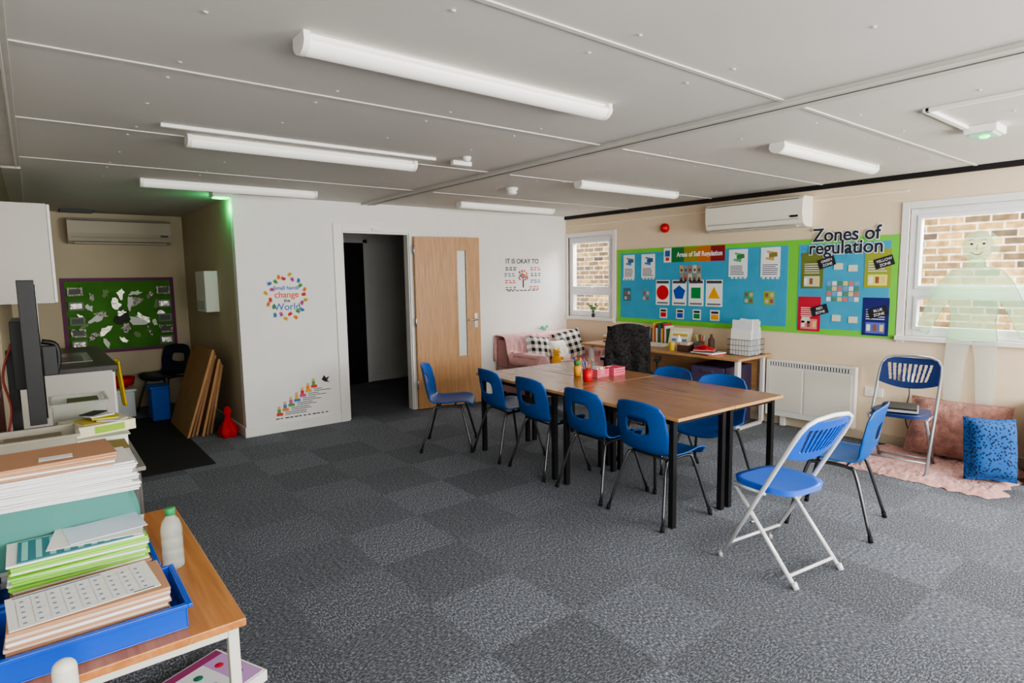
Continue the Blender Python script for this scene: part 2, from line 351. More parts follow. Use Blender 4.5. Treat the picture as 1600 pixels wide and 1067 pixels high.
def ac(name,X,L,m):
    b=MB(); pr=[(0,0),(.0,.29),(-.17,.29),(-.205,.26),(-.21,.12),(-.18,.03),(-.12,0)]
    n=len(pr);vs=[(0,p[0],p[1]) for p in pr]+[(L,p[0],p[1]) for p in pr]
    fs=[tuple(range(n)),tuple(range(n,2*n))[::-1]]+[(i,n+i,n+(i+1)%n,(i+1)%n) for i in range(n)]
    b.add(vs,fs,m); gg=mat('grille_grey',(150,148,140),.5)
    b.box(.04,L-.04,-.214,-.2,.262,.266,dark); b.box(.03,L-.03,-.216,-.209,.07,.075,gg); b.box(.06,L-.06,-.19,-.14,.0,.012,mat('louvre',(190,186,176),.5))
    for k in range(8): b.box(.05,L-.05,-.16+.018*k,-.155+.018*k,.29,.295,gg)
    b.box(L-.12,L-.04,-.213,-.208,.09,.11,dark)
    o=b.make(name,.01,segs=3); o.matrix_world=X; return o
RR=Matrix(((0,1,0,0),(-1,0,0,0),(0,0,1,0),(0,0,0,1)))
ac('wall_air_conditioner',Matrix.Translation((6.0,3.88,2.01))@RR,1.06,acm)
ac('wall_air_conditioner.001',Matrix.Translation((.36,8.8,2.03)),1.05,mat('ac_beige',(184,173,154),.5))

gg=mat('grille_grey',(150,148,140),.5)
b=MB(); b.box(5.92,5.98,2.33,3.20,.10,.68,trimw); b.box(5.915,5.92,2.36,2.80,.16,.60,acm); b.box(5.915,5.92,2.82,3.17,.16,.60,acm)
b.box(5.914,5.92,2.37,3.17,.62,.66,mat('grille_dark',(90,90,88),.5))
for k in range(30): b.box(5.910,5.915,2.37+k*.027,2.385+k*.027,.622,.658,trimw)
b.box(5.94,5.98,2.45,2.5,.0,.1,trimw);b.box(5.94,5.98,3.0,3.05,.0,.1,trimw); b.box(5.98,5.999,2.4,3.1,.3,.5,trimw)
b.make('panel_heater',.004)
b=MB(); 
Xs=Matrix.Translation((6.0,4.56,2.12))@Matrix.Rotation(-math.pi/2,4,'Y')
b.lathe([(.055,0),(.055,.03),(.045,.05),(.03,.055),(.03,.07),(.012,.075)],(0,0,0),red,20,Xs); b.make('alarm_sounder')

# ---------- display board on right wall ----------
bx=XR-.012
b=MB(); b.box(bx,XR-.0005,2.05,5.31,.965,1.89,green_b)
b.box(bx-.003,bx,3.04,5.25,1.02,1.84,blue_b); b.box(bx-.003,bx,2.11,2.93,1.02,1.84,blue_b)
e=bx-.003
def cardb(y0,y1,z0,z1,m,d=.0015,rot=0):
    cy,cz=(y0+y1)/2,(z0+z1)/2; X=Matrix.Translation((e-d,cy,cz))@Matrix.Rotation(rot,4,'X')
    b.box(-.0015,0,-(y1-y0)/2,(y1-y0)/2,-(z1-z0)/2,(z1-z0)/2,m,X)
def pm(c): return mat('print_%d_%d_%d'%c,c,.65)
def lines(y0,y1,z0,z1,n,c=(90,90,100),d=.003):
    for k in range(n):
        z=z1-(z1-z0)*(k+.5)/n; yy=y0+(y1-y0)*random.uniform(0,.25); cardb(yy,y1,z-.004,z+.004,pm(c),d)
for y0,y1,z0,z1,c in ((5.02,5.20,1.52,1.82,(90,150,190)),(4.70,4.91,1.53,1.82,(60,130,190)),(3.48,3.70,1.53,1.825,(90,180,110)),(3.12,3.33,1.525,1.83,(190,170,90))):
    cardb(y0,y1,z0,z1,pm((236,238,240))); 
    for q,(p,r_) in enumerate(((.0,.2),(.03,.05),(-.03,-.1))): cardb((y0+y1)/2-.045+p,(y0+y1)/2+.045+p,z1-.13+abs(p),z1-.04-abs(p)*.5,pm([c,(245,245,245),tuple(int(v*.7) for v in c)][q]),.003+q*.001,r_)
    lines(y0+.02,y1-.02,z0+.02,z1-.17,6)
    for k in range(4): cardb(y0+.01+k*.05,y0+.04+k*.05,z0-.02,z0+.01,pm((225,225,215)),.002)
for i in range(2):
    for k in range(5): cardb(4.05+k*.06,4.10+k*.06,1.48+i*.1,1.57+i*.1,pm([(190,170,120),(150,140,120),(205,200,170),(170,120,100),(130,150,150)][(k+i)%5])); cardb(4.06+k*.06,4.085+k*.06,1.50+i*.1,1.53+i*.1,pm((110,70,60)),.003)
shapes=[(4.48,4.68),(4.24,4.44),(4.01,4.21),(3.77,3.98)]
cols=[(205,30,40),(20,80,180),(20,140,70),(240,170,20)]
for i,((y0,y1),c) in enumerate(zip(shapes,cols)):
    cardb(y0,y1,1.20,1.50,pm((240,240,238))); cardb(y0+.01,y1-.01,1.46,1.49,pm((60,60,70)),.003); cardb(y0+.02,y1-.02,1.215,1.235,pm((120,120,125)),.003)
    cy,cz,r=(y0+y1)/2,1.35,.088; n=[24,5,4,3][i]; off=[0,0,math.pi/4,0][i]
    pts=[(e-.005,cy-r*math.sin(2*math.pi*k/n+off),cz+r*math.cos(2*math.pi*k/n+off)-(.015 if n==3 else 0)) for k in range(n)]
    b.poly(pts,pm(c),th=.001,nrm=(1,0,0))
    cardb(y0+.03,y1-.06,1.04,1.16,pm((225,228,225))); cardb(y0+.045,y1-.075,1.055,1.11,pm(c),.003); cardb(y0+.045,y1-.075,1.12,1.145,ink,.003)
for y0,y1,z0,z1,c in ((5.08,5.2,1.24,1.40,(50,110,130)),(4.78,4.90,1.24,1.40,(80,150,180)),(3.40,3.5,1.24,1.38,(80,160,120)),(3.17,3.29,1.24,1.38,(150,170,70))):
    cardb(y0,y1,z0,z1,pm(c))
    for q in range(2):
        for k in range(2): cardb(y0+.01+k*.055,y0+.045+k*.055,z0+.015+q*.065,z0+.055+q*.065,pm((190,185,150) if (q+k)%2 else (150,90,80)),.003)
cardb(4.46,4.57,1.71,1.88,pm((230,235,240))); cardb(4.48,4.55,1.78,1.85,pm((40,90,160)),.003); cardb(4.49,4.54,1.73,1.77,pm((200,60,50)),.003)
for k,c in enumerate([(30,120,60),(150,140,40),(200,110,30),(140,25,30)]): cardb(3.75+(3-k)*.177,3.75+(4-k)*.177,1.71,1.88,pm(c))
def zone(y0,y1,z0,z1,c,c2):
    cardb(y0,y1,z0,z1,pm(c)); cardb(y0+.03,y1-.03,z0+.02,z0+.12,pm(c2),.003)
    for k in range(3): cardb(y0+.04+k*.055,y0+.07+k*.055,z0+.04,z0+.10,pm([(240,200,120),(150,90,60),(235,235,230)][k]),.0045)
    lines(y0+.03,y1-.03,z0+.14,z1-.1,5,(225,225,215))
zone(2.69,2.9,1.41,1.76,(110,120,50),(200,205,180)); zone(2.10,2.32,1.42,1.77,(150,160,60),(225,225,120)); zone(2.70,2.92,.99,1.33,(190,40,60),(220,130,140)); zone(2.10,2.32,.985,1.33,(30,35,110),(90,110,190))
for y,z in ((2.66,1.66),(2.16,1.65),(2.71,1.2),(2.19,1.2)): cardb(y-.08,y+.08,z-.045,z+.045,ink,.006,-.3) 
for r_ in range(4):
    for c_ in range(6):
        cardb(2.36+c_*.05,2.40+c_*.05,1.29+r_*.05,1.33+r_*.05,pm([(225,225,220),(120,160,200),(200,120,110),(230,200,120),(90,140,110)][(r_*2+c_)%5]))
for y,z in ((2.84,1.1),(2.55,1.13),(2.4,1.12),(2.55,1.62),(2.42,1.6)): cardb(y-.04,y+.04,z-.03,z+.03,pm((215,215,190)),.0045)
board=b.make('zones_display_board')
wt=mat('white_ink',(245,245,245),.6)
text(board,'Areas of Self Regulation',(e-.004,4.08,1.795),.078,wt,'R',offset=.0015,sx=.8)
dk=mat('galaxy_letter',(38,44,58),.6,var=.3,vscale=60)
for l,z in (('Zones of',1.915),('regulation',1.795)):
    text(board,l,(e-.006,2.50,z),.175,wt,'R',offset=.010,sx=.94); text(board,l,(e-.009,2.50,z),.175,dk,'R',offset=.003,sx=.94)
for y,z,s in ((2.66,1.66,'GREEN ZONE'),(2.16,1.65,'YELLOW ZONE'),(2.71,1.2,'RED ZONE'),(2.19,1.2,'BLUE ZONE')):
    a,c=s.split()
    text(board,a,(e-.0085,y,z+.017),.034,wt,'R',rotz=.3); text(board,c,(e-.0085,y-.01,z-.02),.034,wt,'R',rotz=.3)

# ---------- niche display board ----------
b=MB(); purple=mat('purple_border',(110,40,90),.6); dgreen=mat('green_felt',(74,132,46),.8,var=.15)
b.box(.25,1.42,8.785,8.799,.72,1.63,purple); b.box(.29,1.38,8.78,8.785,.76,1.59,dgreen)
foil=mat('silver_foil',(190,186,175),.3,.7,bump=1,bscale=22); foil2=mat('dark_foil',(95,90,84),.25,.85,bump=1,bscale=30)
def crumple(cx,cz,l,w,a,m,y=8.772):
    n=14; pts=[]
    for k in range(n):
        t=2*math.pi*k/n; rr=random.uniform(.5,1.25); x=math.cos(t)*l*rr; z=math.sin(t)*w*rr
        px=cx+x*math.cos(a)-z*math.sin(a); pz=cz+x*math.sin(a)+z*math.cos(a)
        pts.append((min(1.37,max(.30,px)),y,min(1.58,max(.77,pz))))
    b.poly(pts,m,th=.003,nrm=(0,1,0))
rs=random.Random(21)
for k in range(9):
    a=k/9*2*math.pi+rs.uniform(-.3,.3); rr=rs.uniform(.6,1.1); crumple(.835+.24*math.cos(a)*rr,1.17+.22*math.sin(a)*rr,rs.uniform(.07,.12),rs.uniform(.03,.055),a+rs.uniform(-.6,.6),[foil,foil2,paper][k%3],8.772-.0008*k)
for k in range(16):
    a=k/16*2*math.pi; rr=rs.uniform(.8,1.1); crumple(.835+.42*math.cos(a)*rr,1.17+.32*math.sin(a)*rr,rs.uniform(.04,.08),rs.uniform(.02,.04),a+rs.uniform(-1,1),[foil,pm((130,155,100)),foil2,paper][k%4],8.763-.0005*k)
crumple(.835,1.15,.11,.10,0,pm((44,48,34)),8.754); crumple(.83,1.2,.05,.03,.4,foil,8.751)
for x,w in ((.31,.15),(1.22,.15)):
    for z in (.79,.93,1.07,1.25,1.42): b.box(x,x+w,8.748,8.754,z,z+.10,foil2 if z in(.93,1.42) else pm((130,132,124))); b.box(x+.02,x+w-.02,8.746,8.748,z+.02,z+.08,foil if z in (.79,1.25) else pm((96,104,92)))
b.make('niche_display_board')

# ---------- wall decals ----------
y=YB-.0015
b=MB()
pc=[(220,60,60),(240,140,50),(90,160,80),(70,130,190),(200,90,150),(230,180,60)]
def hand(x,z,s,a,m):
    X=Matrix.Translation((x,y,z))@Matrix.Rotation(a,4,'Y')
    pal=[(s*.5*math.cos(t*math.pi/5),0,s*.5*math.sin(t*math.pi/5)) for t in range(10)]; b.poly(pal[::-1],m,X,.001,(0,1,0))
    for k,t in enumerate((-.9,-.35,.0,.35,.75)):
        L=s*(.75 if k==0 else 1.05); d=(math.sin(t),math.cos(t)); w=s*.13
        b.poly([(d[0]*s*.3-d[1]*w,0,d[1]*s*.3+d[0]*w),(d[0]*s*.3+d[1]*w,0,d[1]*s*.3-d[0]*w),(d[0]*L+d[1]*w*.8,0,d[1]*L-d[0]*w*.8),(d[0]*L-d[1]*w*.8,0,d[1]*L+d[0]*w*.8)],m,X,.001,(0,1,0))
for k in range(24):
    a=2*math.pi*k/24+.1; f=1.02 if k%2 else .84; hand(2.04+.20*math.cos(a)*f,1.40+.22*math.sin(a)*f,.034,random.uniform(0,6),pm(pc[k%6]))
d1=b.make('hands_wall_decal')
for s,z,sz,c in (('Small hands',1.49,.055,(60,110,190)),('change',1.42,.09,(230,90,60)),('the',1.36,.05,(60,60,80)),('World',1.295,.10,(70,120,180))): text(d1,s,(2.04,y-.001,z),sz,pm(c),'B',offset=.001)
b=MB()
for k in range(7):
    x=1.90+k*.062; z=.17+k*.042; c=pm(pc[k%6])
    b.box(x-.03,x+.035,y-.001,y,z,z+.03,c); b.box(x-.02,x+.015,y-.001,y,z+.03,z+.07,pm(pc[(k+2)%6])); 
    b.ell((x-.002,y,z+.085),(.016,.002,.017),pm((225,170,130)))
    if k<6:
        for q in range(2): b.box(x+.06,x+.28-.02*k*(q+.3),y-.0008,y,z+.005+q*.02,z+.011+q*.02,ink)
b.poly([(2.36,y-.001,.50),(2.39,y-.001,.545),(2.41,y-.001,.51),(2.45,y-.001,.53),(2.42,y-.001,.485),(2.45,y-.001,.46),(2.39,y-.001,.475)],ink)
for k in range(12): b.box(1.86+k*.048,1.86+k*.048+random.uniform(.02,.04),y-.0008,y,.135,.145,ink)
b.make('stairs_wall_decal')
b=MB()
for k in range(46):
    a=random.uniform(0,6.28);r=random.uniform(0,.09); b.ell((5.20+r*math.cos(a),y,1.58+r*.8*math.sin(a)),(.015,.0015,.014),pm([(200,50,50),(230,120,50),(180,60,120),(60,120,160),(120,150,60)][k%5]),8)
b.box(5.188,5.212,y-.001,y,1.42,1.55,pm((70,50,45)))
for k,(x,z) in enumerate(((4.99,1.68),(5.42,1.68),(4.97,1.60),(5.43,1.60),(4.98,1.51),(5.42,1.51),(4.99,1.42),(5.40,1.42))):
    c=pm([(60,60,70),(190,60,60),(60,100,150)][k%3])
    for q in range(2):
        for j in range(3): b.box(x-.09+j*.065,x-.09+j*.065+random.uniform(.03,.055),y-.001,y,z-q*.028,z-q*.028+.013,c)
for j in range(8): b.box(4.93+j*.07,4.93+j*.07+random.uniform(.035,.06),y-.001,y,1.375,1.387,ink)
d3=b.make('okay_wall_decal')
text(d3,'IT IS OKAY TO',(5.19,y-.001,1.77),.088,ink,'B',offset=.001)

# ---------- classroom tables ----------
th=math.radians(-3); A=Vector((2.96,2.14,0)); TR=Matrix.Translation(A)@Matrix.Rotation(th,4,'Z')
def ctable():
    b=MB(); w,l,h=.565,1.135,.71
    b.box(0,w,0,l,h-.02,h-.001,edge_w); b.box(.004,w-.004,.004,l-.004,h-.001,h,table_w)
    for x in (.02,w-.055):
        for yy in (.05,l-.085): b.box(x,x+.035,yy,yy+.035,0.0,h-.02,black)
    b.box(.055,w-.055,.055,.08,h-.055,h-.02,black);b.box(.055,w-.055,l-.08,l-.055,h-.055,h-.02,black)
    b.box(.025,.05,.085,l-.085,h-.055,h-.02,black);b.box(w-.05,w-.025,.085,l-.085,h-.055,h-.02,black)
    return b.make('classroom_table',.002)
t0=ctable()
for i,(u,v) in enumerate(((0,0),(.57,0),(0,1.14),(.57,1.14))):
    p=TR@Vector((u,v,0))
    if i==0: t0.location=p; t0.rotation_euler=(0,0,th)
    else: inst(t0,'classroom_table.%03d'%i,p,th)

# ---------- polypropylene chair ----------
def chair_mesh(name):
    b=MB()
    prof=crom([(0,.215,.385),(0,.205,.42),(0,.12,.435),(0,0,.425),(0,-.11,.425),(0,-.18,.45),(0,-.215,.52),(0,-.235,.62),(0,-.25,.70),(0,-.27,.785)],6)
    d=[0]
    for i in range(1,len(prof)): d.append(d[-1]+(prof[i]-prof[i-1]).length)
    L=d[-1]
    def pat(s):
        x=s*L
        for i in range(1,len(d)):
            if d[i]>=x-1e-9: 
                t=(x-d[i-1])/(d[i]-d[i-1]); return prof[i-1].lerp(prof[i],t)
        return prof[-1]
    def hw(s):
        k=[(0,.175),(.06,.205),(.3,.222),(.48,.217),(.6,.205),(.75,.215),(.9,.205),(1,.178)]
        for a,c in zip(k,k[1:]):
            if s<=c[0]: t=(s-a[0])/(c[0]-a[0]); t=t*t*(3-2*t); return a[1]*(1-t)+c[1]*t
        return .178
    hs,hh,hwid=.785,.068,.44
    def warp(u,v):
        a=(u-.5)*2/hwid; c=(v-hs)/hh; return (abs(a)**4+abs(c)**4)**.25
    def fn(u,v):
        uu,vv=u,v
        r=warp(u,v)
        if .72<r<1.28:
            k=1/r; uu=.5+(u-.5)*k; vv=hs+(v-hs)*k
            if r>1: 
                f=1-(r-1)/.28; uu=u*(1-f)+uu*f; vv=v*(1-f)+vv*f
        s=vv; t=2*uu-1; p=pat(s); w=hw(s)
        bk=min(1,max(0,(s-.42)/.25)); q=max(0,(s-.88)/.12); q0=max(0,(.1-s)/.1)
        x=t*w; y_=p.y+bk*.05*abs(t)**2.2; z=p.z+(1-bk)*.028*abs(t)**3-q*.03*abs(t)**3
        y_-=q0*.02*abs(t)**3
        return Vector((x,y_,z))
    b.surf(fn,28,48,bluep,skip=lambda u,v: warp(u,v)<.98)
    me=bpy.data.meshes.new(name); 
    me.from_pydata(b.v,[],b.f); bm=bmesh.new(); bm.from_mesh(me)
    bmesh.ops.delete(bm,geom=[v for v in bm.verts if not v.link_faces],context='VERTS')
    bmesh.ops.recalc_face_normals(bm,faces=bm.faces)
    bmesh.ops.solidify(bm,geom=bm.faces[:],thickness=.008)
    bm.verts.ensure_lookup_table()
    c=MB(); c.add([v.co.copy() for v in bm.verts],[[v.index for v in f.verts] for f in bm.faces],bluep,True); bm.free()
    r=.0105
    for sx in (-1,1):
        c.tube(crom([(sx*.235,.215,.02),(sx*.165,.13,.36),(sx*.15,.09,.405),(sx*.15,-.02,.408),(sx*.155,-.10,.40),(sx*.17,-.145,.36),(sx*.235,-.245,.02)],5),r,chrome,8)
        c.cyl((sx*.237,.217,0),(sx*.233,.212,.035),.014,rubber,10); c.cyl((sx*.237,-.249,0),(sx*.232,-.241,.035),.014,rubber,10)
    c.cyl((-.15,.05,.405),(.15,.05,.405),.008,chrome,8); c.cyl((-.15,-.09,.402),(.15,-.09,.402),.008,chrome,8)
    return c.make(name)
ch=chair_mesh('school_chair')
D=math.radians
def face(dx,dy): return math.atan2(-dx,dy)
pos=[(3.16,2.42,face(1,-.06)),(3.19,2.96,face(1,-.06)),(3.22,3.57,face(1,-.08)),(3.24,4.13,face(1,-.14)),(2.97,4.68,face(.75,-.62)),
     (3.93,2.57,face(-1,-.12)),(3.98,3.10,face(-1,.02)),(3.88,1.62,face(-.2,.98))]
ch.location=(pos[0][0],pos[0][1],0); ch.rotation_euler=(0,0,pos[0][2])
for i,p in enumerate(pos[1:]): inst(ch,'school_chair.%03d'%(i+1),(p[0],p[1],0),p[2])
nc=inst(ch,'school_chair.008',(1.20,8.42,0),face(-.8,-.6)); nc.data=ch.data.copy(); nc.data.materials[0]=mat('dark_navy_plastic',(14,30,62),.4)

# ---------- folding chairs ----------
def folding(name,seatm,backm,tubem):
    b=MB(); r=.0115
    p0=Vector((0,.21,0)); p1=Vector((0,-.27,.86))
    def P(x,t): q=p0.lerp(p1,t); return Vector((x,q.y,q.z))
    pts=[P(-.215,.0),P(-.215,.5),P(-.213,.86),P(-.205,.93),P(-.18,.975),P(-.13,1.0),P(0,1.012),P(.13,1.0),P(.18,.975),P(.205,.93),P(.213,.86),P(.215,.5),P(.215,0)]
    b.tube(pts,r,tubem,10)
    for sx in (-1,1):
        b.tube([(sx*.19,-.235,0),(sx*.19,.15,.43)],r,tubem,10)
        b.cyl((sx*.215,.212,0),(sx*.215,.20,.03),.015,tubem,10); b.cyl((sx*.19,-.237,0),(sx*.19,-.22,.03),.015,tubem,10)
        b.cyl((sx*.188,.012,.27),(sx*.225,.012,.27),.008,steel,8)
        b.tube([(sx*.2,.15,.435),(sx*.2,-.05,.435)],.008,tubem,8)
    b.cyl((-.19,-.19,.05),(.19,-.19,.05),.009,tubem,8); b.cyl((-.215,.15,.105),(.215,.15,.105),.009,tubem,8)
    n=40;top=[];bot=[]
    for k in range(n):
        a=2*math.pi*k/n; c,s=math.cos(a),math.sin(a); e_=2/3.6
        x=math.copysign(abs(c)**e_,c)*.19*(1-.08*(s<0)*abs(s)); y_=.015+math.copysign(abs(s)**e_,s)*.19
        top.append(Vector((x,y_,.462+.006*abs(c))));bot.append(Vector((x*.97,y_*.97,.438)))
    cen=Vector((0,.015,.452))
    ins=[cen.lerp(v,.85)+Vector((0,0,-.001)) for v in top]
    vs=ins+top+bot+[cen]
    fs=[(k,n+k,n+(k+1)%n,(k+1)%n) for k in range(n)]+[(n+k,2*n+k,2*n+(k+1)%n,n+(k+1)%n) for k in range(n)]+[(3*n,k,(k+1)%n) for k in range(n)]+[tuple(range(2*n,3*n))]
    b.add(vs,fs,seatm,True)
    def fn(u,v):
        t=.765+.22*v - (.05*(1-abs(2*u-1)**2)*(1-v)) ; x=(2*u-1)*(.205-(.03*max(0,(v-.7)/.3)**2)); q=P(x,t); 
        return Vector((x,q.y-.03*(1-(2*u-1)**2)+.004,q.z))
    def skip(u,v):
        if not .22<v<.82: return False
        lim=.62+.25*v; f=(2*u-1)/lim
        if abs(f)>1: return False
        return (((f+1)/2*9)%1)>.40
    c=MB(); c.surf(fn,108,20,backm,skip)
    me=bpy.data.meshes.new('x'); me.from_pydata(c.v,[],c.f); bm=bmesh.new(); bm.from_mesh(me); bmesh.ops.delete(bm,geom=[v for v in bm.verts if not v.link_faces],context='VERTS')
    bmesh.ops.solidify(bm,geom=bm.faces[:],thickness=.007); bm.verts.ensure_lookup_table()
    b.add([v.co.copy() for v in bm.verts],[[v.index for v in f.verts] for f in bm.faces],backm,False); bm.free()
    return b.make(name)
f1=folding('folding_chair',bluef,bluef,whitem); f1.location=(3.08,1.56,0); f1.rotation_euler=(0,0,face(.14,.98))
f2=folding('folding_chair.001',navy,navy,greym); f2.location=(5.32,1.74,.008); f2.rotation_euler=(0,0,face(-1,-.12))
b=MB(); b.box(-.14,.14,-.11,.11,0,.018,mat('book_grey',(150,155,155),.6)); b.box(-.13,.13,-.10,.10,.018,.032,dark); b.make('book_stack_on_seat',.002,loc=(5.32,1.74,.478),rot=.3)

# ---------- pencils and baskets on table ----------
zt=.711
b=MB(); c=Vector((3.50,3.42,zt))
b.lathe([(.034,0),(.04,.005),(.045,.1),(.042,.1),(.036,.01)],c,red,20)
for k in range(11):
    a=k*.7; q=[(230,60,60),(60,130,60),(60,90,190),(240,200,60),(120,60,150),(30,30,30)][k%6]
    p=c+Vector((.015*math.cos(a),.015*math.sin(a),.012)); t=c+Vector((.05*math.cos(a),.05*math.sin(a),.17)); b.cyl(p,t,.0038,pm(q),6); b.cyl(t,t+(t-p).normalized()*.012,.0038,pm((220,180,130)),6,.0005)
b.make('pencil_pot')
b=MB(); pinkp=mat('pink_plastic',(228,110,135),.5)
for (x,yy,w,l) in ((3.66,3.46,.14,.15),(3.83,3.43,.14,.15)):
    b.box(x,x+w,yy,yy+l,zt,zt+.006,pinkp)
    b.box(x,x+.006,yy,yy+l,zt+.006,zt+.07,pinkp);b.box(x+w-.006,x+w,yy,yy+l,zt+.006,zt+.07,pinkp)
    for z in (.02,.04,.06): b.box(x+.006,x+w-.006,yy,yy+.005,zt+z-.008,zt+z+.004,pinkp);b.box(x+.006,x+w-.006,yy+l-.005,yy+l,zt+z-.008,zt+z+.004,pinkp)
    for k in range(8): b.box(x+.006+k*.017,x+.010+k*.017,yy+.0005,yy+.0045,zt+.006,zt+.07,pinkp)
for k in range(5): b.box(3.68+k*.02,3.69+k*.02,3.48,3.59,zt+.01,zt+.085,pm([(240,230,220),(220,160,80),(250,250,250)][k%3]))
b.make('pink_desk_basket',.001)
b=MB(); c=Vector((3.62,3.66,zt))
b.lathe([(.03,0),(.033,.09),(.03,.09),(.028,.01)],c,mat('yellow_cup',(235,170,60),.5),16)
b.ell(c+Vector((0,0,.115)),(.032,.032,.028),pm((60,140,70)),12)
for k in range(5):
    a=k*1.25; b.cyl(c+Vector((.01*math.cos(a),.01*math.sin(a),.02)),c+Vector((.03*math.cos(a),.03*math.sin(a),.16)),.004,pm([(200,40,60),(240,200,60),(60,90,190)][k%3]),6)
b.make('marker_cup')

# ---------- sofa ----------
b=MB(); sf=mat('sofa_pink',(186,140,136),.9,bump=.3,bscale=80)
b.box(4.70,5.92,5.42,6.24,.08,.40,sf); b.box(4.70,5.92,6.02,6.24,.40,.76,sf); b.box(4.70,4.86,5.42,6.02,.40,.58,sf); b.box(5.76,5.92,5.42,6.02,.40,.58,sf)
for x in (4.76,5.86):
    for yy in (5.48,6.18): b.cyl((x,yy,0),(x,yy,.08),.02,dark)
b.make('sofa',.035,segs=4)
b=MB()
pf=crom([(0,6.262,.45),(0,6.262,.74),(0,6.235,.795),(0,6.13,.81),(0,6.03,.79),(0,5.995,.68),(0,5.96,.50),(0,5.90,.43),(0,5.70,.42),(0,5.44,.42),(0,5.385,.40),(0,5.37,.30),(0,5.37,.15)],5)
def fn(u,v):
    i=min(len(pf)-1,int(v*(len(pf)-1)+.5)); p=pf[i]; x=4.66+1.27*u
    n_=noise.noise(Vector((x*5,v*8,0)))*.03+noise.noise(Vector((x*14,v*5,3)))*.015
    am=max(0,1-abs(x-4.77)/.13)+max(0,1-abs(x-5.85)/.12); am=min(1,am*1.6)
    z=p.z; yy=p.y
    if yy<6.02 and z>.40 and z<.60: z=z*(1-am)+.605*am
    return Vector((x,yy-abs(n_)*.8,z+abs(n_)))
b.surf(fn,70,60,pink); b.make('pink_throw_blanket',solid=.006,soff=1)
def gingham():
    m=bpy.data.materials.new('gingham'); m.use_nodes=True; nt=m.node_tree;N=nt.nodes.new;L=nt.links.new;bs=nt.nodes['Principled BSDF']
    tc=N('ShaderNodeTexCoord'); sp=N('ShaderNodeSeparateXYZ'); L(tc.outputs['Object'],sp.inputs[0]); fs=[]
    for ax in 'XZ':
        a=N('ShaderNodeMath');a.operation='MULTIPLY';a.inputs[1].default_value=11;L(sp.outputs[ax],a.inputs[0])
        f=N('ShaderNodeMath');f.operation='FRACT';L(a.outputs[0],f.inputs[0]); g=N('ShaderNodeMath');g.operation='GREATER_THAN';g.inputs[1].default_value=.5;L(f.outputs[0],g.inputs[0]);fs.append(g)
    s=N('ShaderNodeMath');s.operation='ADD';L(fs[0].outputs[0],s.inputs[0]);L(fs[1].outputs[0],s.inputs[1])
    d=N('ShaderNodeMath');d.operation='MULTIPLY';d.inputs[1].default_value=.5;L(s.outputs[0],d.inputs[0])
    r=N('ShaderNodeValToRGB');r.color_ramp.elements[0].color=rgb(232,226,215);r.color_ramp.elements[1].color=rgb(25,22,22);L(d.outputs[0],r.inputs[0]);L(r.outputs[0],bs.inputs['Base Color']);bs.inputs['Roughness'].default_value=.9
    return m
ging=gingham()
def cushion(name,c,w,h,d,m,rx,rz,amp=0,ry=0):
    b=MB(); b.pillow((0,0,0),w,h,d,m,amp=amp); o=b.make(name,weld=True); o.location=c; o.rotation_euler=(rx,ry,rz); return o
cushion('checked_cushion',(5.00,5.76,.635),.36,.36,.14,ging,D(-22),D(-8),0,D(8))
cushion('checked_cushion.001',(5.58,5.80,.655),.42,.38,.14,ging,D(-20),D(-15),0,D(-10))
cushion('white_cushion',(5.29,5.70,.595),.32,.30,.14,mat('white_plush',(230,224,215),1,bump=1,bscale=60),D(-25),D(5),.02)
b=MB(); tm=mat('yellow_plush',(225,170,60),1,bump=.5,bscale=90); c=Vector((5.10,5.53,.445))
b.ell(c+Vector((0,0,.065)),(.065,.055,.075),tm);b.ell(c+Vector((0,-.01,.165)),(.05,.045,.045),tm)
for sx in (-1,1): b.ell(c+Vector((sx*.038,0,.205)),(.016,.01,.016),tm,10); b.ell(c+Vector((sx*.065,-.03,.09)),(.022,.04,.022),tm,10); b.ell(c+Vector((sx*.04,-.075,.025)),(.024,.05,.024),tm,10); b.ell(c+Vector((sx*.016,-.053,.172)),(.005,.004,.005),ink,8)
b.ell(c+Vector((0,-.055,.155)),(.018,.014,.012),pm((240,220,180)),10); b.make('teddy_bear')
b=MB(); b.ell((5.42,6.13,.865),(.05,.03,.035),pm((110,190,150)),12);b.ell((5.47,6.12,.885),(.025,.02,.02),pm((110,190,150)),10);b.ell((5.36,6.13,.86),(.035,.012,.01),pm((110,190,150)),10);b.make('dinosaur_toy')

# ---------- desk ----------
b=MB(); 
b.box(5.34,5.97,3.17,5.34,.705,.73,desk_w)
lg=mat('desk_leg',(215,212,205),.4)
for yy in (3.22,5.22): b.box(5.38,5.44,yy-.02,yy+.02,0.0,.705,lg); b.box(5.86,5.90,yy-.02,yy+.02,0,.705,lg); b.box(5.38,5.90,yy-.02,yy+.02,.0,.03,lg)
b.box(5.90,5.92,3.3,5.2,.35,.70,desk_w)
b.make('office_desk',.004)
b=MB(); pu=mat('pedestal_dark',(60,48,72),.5); 
b.box(5.40,5.88,3.34,3.76,.02,.62,pu)
for z in (.06,.25,.44): b.box(5.385,5.40,3.36,3.74,z,z+.17,mat('drawer_front',(92,76,108),.3)); b.box(5.37,5.385,3.48,3.62,z+.12,z+.14,steel)
for yy in (3.38,3.72): b.cyl((5.45,yy,0),(5.45,yy,.02),.02,rubber);b.cyl((5.82,yy,0),(5.82,yy,.02),.02,rubber)
b.make('drawer_pedestal',.004)
b=MB(); of=mat('office_fabric',(42,42,46),.9,bump=.4,bscale=150)
